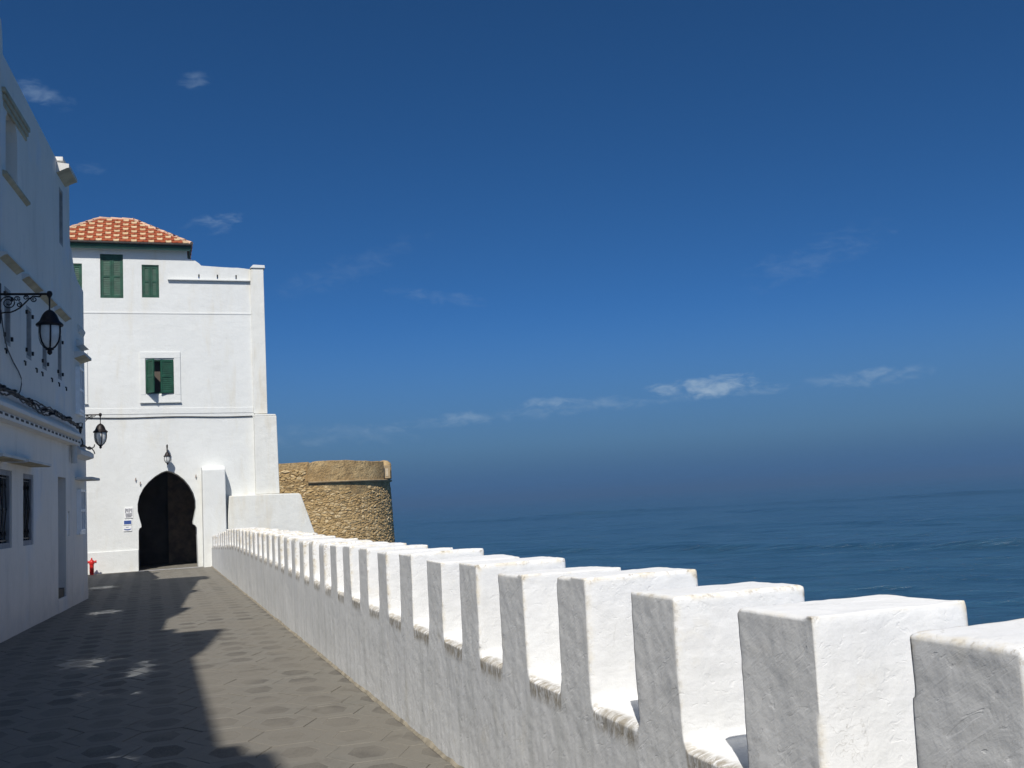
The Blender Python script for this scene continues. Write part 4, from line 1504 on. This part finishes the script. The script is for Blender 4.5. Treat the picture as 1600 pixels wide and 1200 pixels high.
# ------------------------------------------------------------------ stone bastion on the shore
def make_bastion():
    B = thing('stone_bastion', 'round ochre rubble stone bastion with cornice beyond the white tower, above the sea', 'bastion', (0, 46.0, 0))
    xc, rad = 6.70, 4.45        # straight front to xc, then a quarter round out to xc + rad
    def at(u, off=0.0, z=0.0):
        """plan of the outer face: u metres along it, off metres proud of it"""
        bat = 0.035 * (2.7 - z)
        r = rad + off + (bat if z < 2.7 else 0)
        if u <= 0:
            return (xc + u, -(off + (bat if z < 2.7 else 0)), 0), (0, -1)
        a = u / rad
        return (xc + r * math.sin(a), rad - r * math.cos(a), 0), (math.sin(a), -math.cos(a))
    U0, U1 = -8.0, rad * math.pi * 0.72
    def sheet(name, us, zs, off, mat, thick=0.0, back=True):
        vs, fs = [], []
        for u in us:
            for (z, o_) in zs:
                p, nn = at(u, off + o_, z)
                vs.append((p[0], p[1], z))
        m = len(zs)
        for i in range(len(us) - 1):
            for j in range(m - 1):
                fs.append((i * m + j, (i + 1) * m + j, (i + 1) * m + j + 1, i * m + j + 1))
        if back:
            fs.append(tuple(range(m)))
            fs.append(tuple(range((len(us) - 1) * m, len(us) * m))[::-1])
        return MB().add(vs, fs).build(name, mat, B, smooth=35)
    us = list(np.linspace(U0, 0, 9)) + list(np.linspace(0.15, U1, 40))
    sheet('wall', us, [(-11, 0), (-4, 0), (0, 0), (2.695, 0.0), (2.80, 0.04)], 0, M['plaster'], back=False)
    # wall left of the round part is plain up to the coping
    lw = MB()
    lw.prism([(-2.0, 2.60), (6.60, 2.60), (6.64, 3.66), (5.5, 3.63), (4.0, 3.66), (-2.0, 3.6)], 0.02, 0.9, 'y')
    lw.build('side_wall', M['plaster'], B)
    # parapet of the round part: thick ring, slightly uneven top
    uu = [0.0] + list(np.linspace(0.1, rad * R(56), 36))
    rr = random.Random(2)
    vs, fs = [], []
    for u in [-0.15] + uu:
        top = 3.66 + 0.03 * math.sin(u * 1.3) + rr.uniform(-0.012, 0.012) - (0.05 if u < .2 else 0)
        for (o_, z) in ((0.0, 2.78), (0.0, top - 0.02), (-0.05, top), (-0.7, top + 0.02), (-0.75, 2.78)):
            p, nn = at(u, o_ + 0.05, 2.75)
            vs.append((p[0], p[1], z))
    m = 5
    for i in range(len(uu)):
        for j in range(m):
            fs.append((i * m + j, (i + 1) * m + j, (i + 1) * m + (j + 1) % m, i * m + (j + 1) % m))
    fs.append(tuple(range(m)))
    fs.append(tuple(range(len(uu) * m, len(uu) * m + m))[::-1])
    MB().add(vs, fs).build('parapet', M['plaster'], B, smooth=30)
    # cornice: a rounded moulding
    uu = [0.0] + list(np.linspace(0.1, U1, 44))
    vs, fs = [], []
    for u in [-0.12] + uu:
        for (o_, z) in ((-0.06, 2.675), (0.03, 2.69), (0.065, 2.735), (0.06, 2.77), (-0.03, 2.79)):
            p, nn = at(u, o_ + 0.05, 2.71)
            vs.append((p[0], p[1], z + rr.uniform(-0.004, 0.004)))
    for i in range(len(uu)):
        for j in range(m - 1):
            fs.append((i * m + j, (i + 1) * m + j, (i + 1) * m + j + 1, i * m + j + 1))
    fs.append(tuple(range(m)))
    MB().add(vs, fs).build('cornice', M['niche'], B, smooth=50)
    # terrace
    vs = [(*at(u, -0.3, 2.75)[0][:2], 2.95) for u in us]
    vs += [(U0 + xc, 9, 2.95)]
    MB().add(vs, [tuple(range(len(vs)))]).build('terrace', M['plaster'], B)
    # little sentry turret with a pale niche near the right end
    p, nn = at(rad * R(65), -0.16, 2.78)
    a = math.atan2(nn[1], nn[0])
    mb = MB()
    mb.lathe([(0.36, 2.80), (0.36, 3.50), (0.33, 3.58), (0.20, 3.68), (0.04, 3.71)], (p[0] + .0, p[1], 0), 14)
    tur = mb.build('turret', M['plaster'], B, smooth=40)
    q, n2 = at(rad * math.pi * 0.36, 0.10, 2.78)
    fr = MB()
    fx = p[0] - 0.05
    fr.box(fx - 0.22, fx + 0.26, p[1] - 0.44, p[1] - 0.28, 2.83, 3.46)
    fr.build('niche', M['niche'], tur, bevel=0.02)
    g = MB()
    g.box(fx - 0.14, fx - 0.01, p[1] - 0.452, p[1] - 0.442, 3.10, 3.36)
    g.box(fx + 0.02, fx + 0.15, p[1] - 0.452, p[1] - 0.442, 2.93, 3.30)
    g.build('niche_panel', M['niche_pale'], tur)
    # rubble stones
    variants = []
    rnd = random.Random(21)
    for k in range(10):
        vs = []
        n = 7
        ang = sorted(rnd.uniform(-.25, .25) + 2 * math.pi * i / n for i in range(n))
        ring = [(0.5 * math.cos(a) * rnd.uniform(.85, 1.1), 0.5 * math.sin(a) * rnd.uniform(.8, 1.1)) for a in ang]
        vs += [(x, 0.6, z) for x, z in ring]
        vs += [(x, 0.0 + rnd.uniform(-.1, .1), z) for x, z in ring]
        vs += [(x * .62, -0.45 + rnd.uniform(-.2, .2), z * .62) for x, z in ring]
        fs = [(i, (i + 1) % n, (i + 1) % n + n, i + n) for i in range(n)] + [(i + n, (i + 1) % n + n, (i + 1) % n + 2 * n, i + 2 * n) for i in range(n)]
        fs.append(tuple(range(2 * n, 3 * n)))
        me = bpy.data.meshes.new('stone')
        me.from_pydata(vs, [], fs)
        me.materials.append(M['stone'])
        variants.append((me, vs, fs))
    stones = []
    z = -3.2
    while z < 3.45:
        h = rnd.uniform(0.07, 0.12)
        u = U0 + 1.0 + rnd.uniform(0, .3)
        while u < U1 - 0.3:
            w = rnd.uniform(0.10, 0.30) * (1.0 if rnd.random() < .85 else 1.5)
            uc = u + w / 2
            u += w * 0.97
            zz = z + rnd.uniform(-.045, .045) + 0.05 * math.sin(uc * 2.1 + z * 3)
            if zz > 2.52 and uc > -0.25:
                continue
            if zz > 3.30:
                continue
            # plaster still covers parts of the wall: top right under the cornice, and some patches
            pn = float(vnoise(np.array([[uc * 0.75, zz * 0.9, 0.5]]), 14)[0]) + 0.5 * float(vnoise(np.array([[uc * 2.3, zz * 2.6, 2.5]]), 15)[0])
            cover = 0.9 * (zz - 1.95) if uc > -0.1 else -0.5
            if uc > rad * 1.15 and zz > 0.5:
                cover += 0.35
            if pn + cover > 0.42:
                continue
            if rnd.random() < 0.05:
                continue
            stones.append((w, h, uc, zz))
        z += h * 0.95
    vis = [s for s in stones if -1.6 < s[2] < rad * 1.45 and s[3] > -0.15]
    big = set(sorted(vis, key=lambda s: -s[0] * s[1])[:290])
    st = MB()
    for s in stones:
        w, h, uc, zz = s
        me, vs, fs = variants[rnd.randrange(10)]
        p, nn = at(uc, 0.0, zz)
        ang = math.atan2(nn[0], -nn[1])
        mat = (Matrix.Translation((p[0], p[1], zz)) @ Matrix.Rotation(ang, 4, 'Z') @ Matrix.Rotation(rnd.uniform(-.38, .38), 4, 'Y')
               @ Matrix.Diagonal((w * 1.0, rnd.uniform(0.025, 0.065), h * rnd.uniform(0.85, 1.5), 1)))
        if s in big:
            o = bpy.data.objects.new('stone', me)
            COL.objects.link(o)
            o.parent = B
            o.matrix_local = mat
        else:
            off = len(st.v)
            st.v += [tuple(mat @ Vector(q)) for q in vs]
            st.f += [tuple(off + i for i in f) for f in fs]
            st.m += [0] * len(fs)
    struct(st.build('rubble', M['stone'], B), 'stuff')


make_bastion()

# ------------------------------------------------------------------ sea haze
def make_haze():
    m = bpy.data.materials.new('sea_haze')
    m.use_nodes = True
    n = m.node_tree
    n.nodes.clear()
    out = n.nodes.new('ShaderNodeOutputMaterial')
    v = n.nodes.new('ShaderNodeVolumePrincipled')
    v.inputs['Color'].default_value = (0.40, 0.70, 1.0, 1)
    v.inputs['Density'].default_value = 0.0008
    v.inputs['Density Attribute'].default_value = ''
    v.inputs['Anisotropy'].default_value = 0.46
    n.links.new(v.outputs[0], out.inputs['Volume'])
    mb = MB()
    mb.box(-17500, 17500, -17500, 17500, -13, 14)
    o = mb.build('haze', m)
    struct(o, 'stuff')


make_haze()
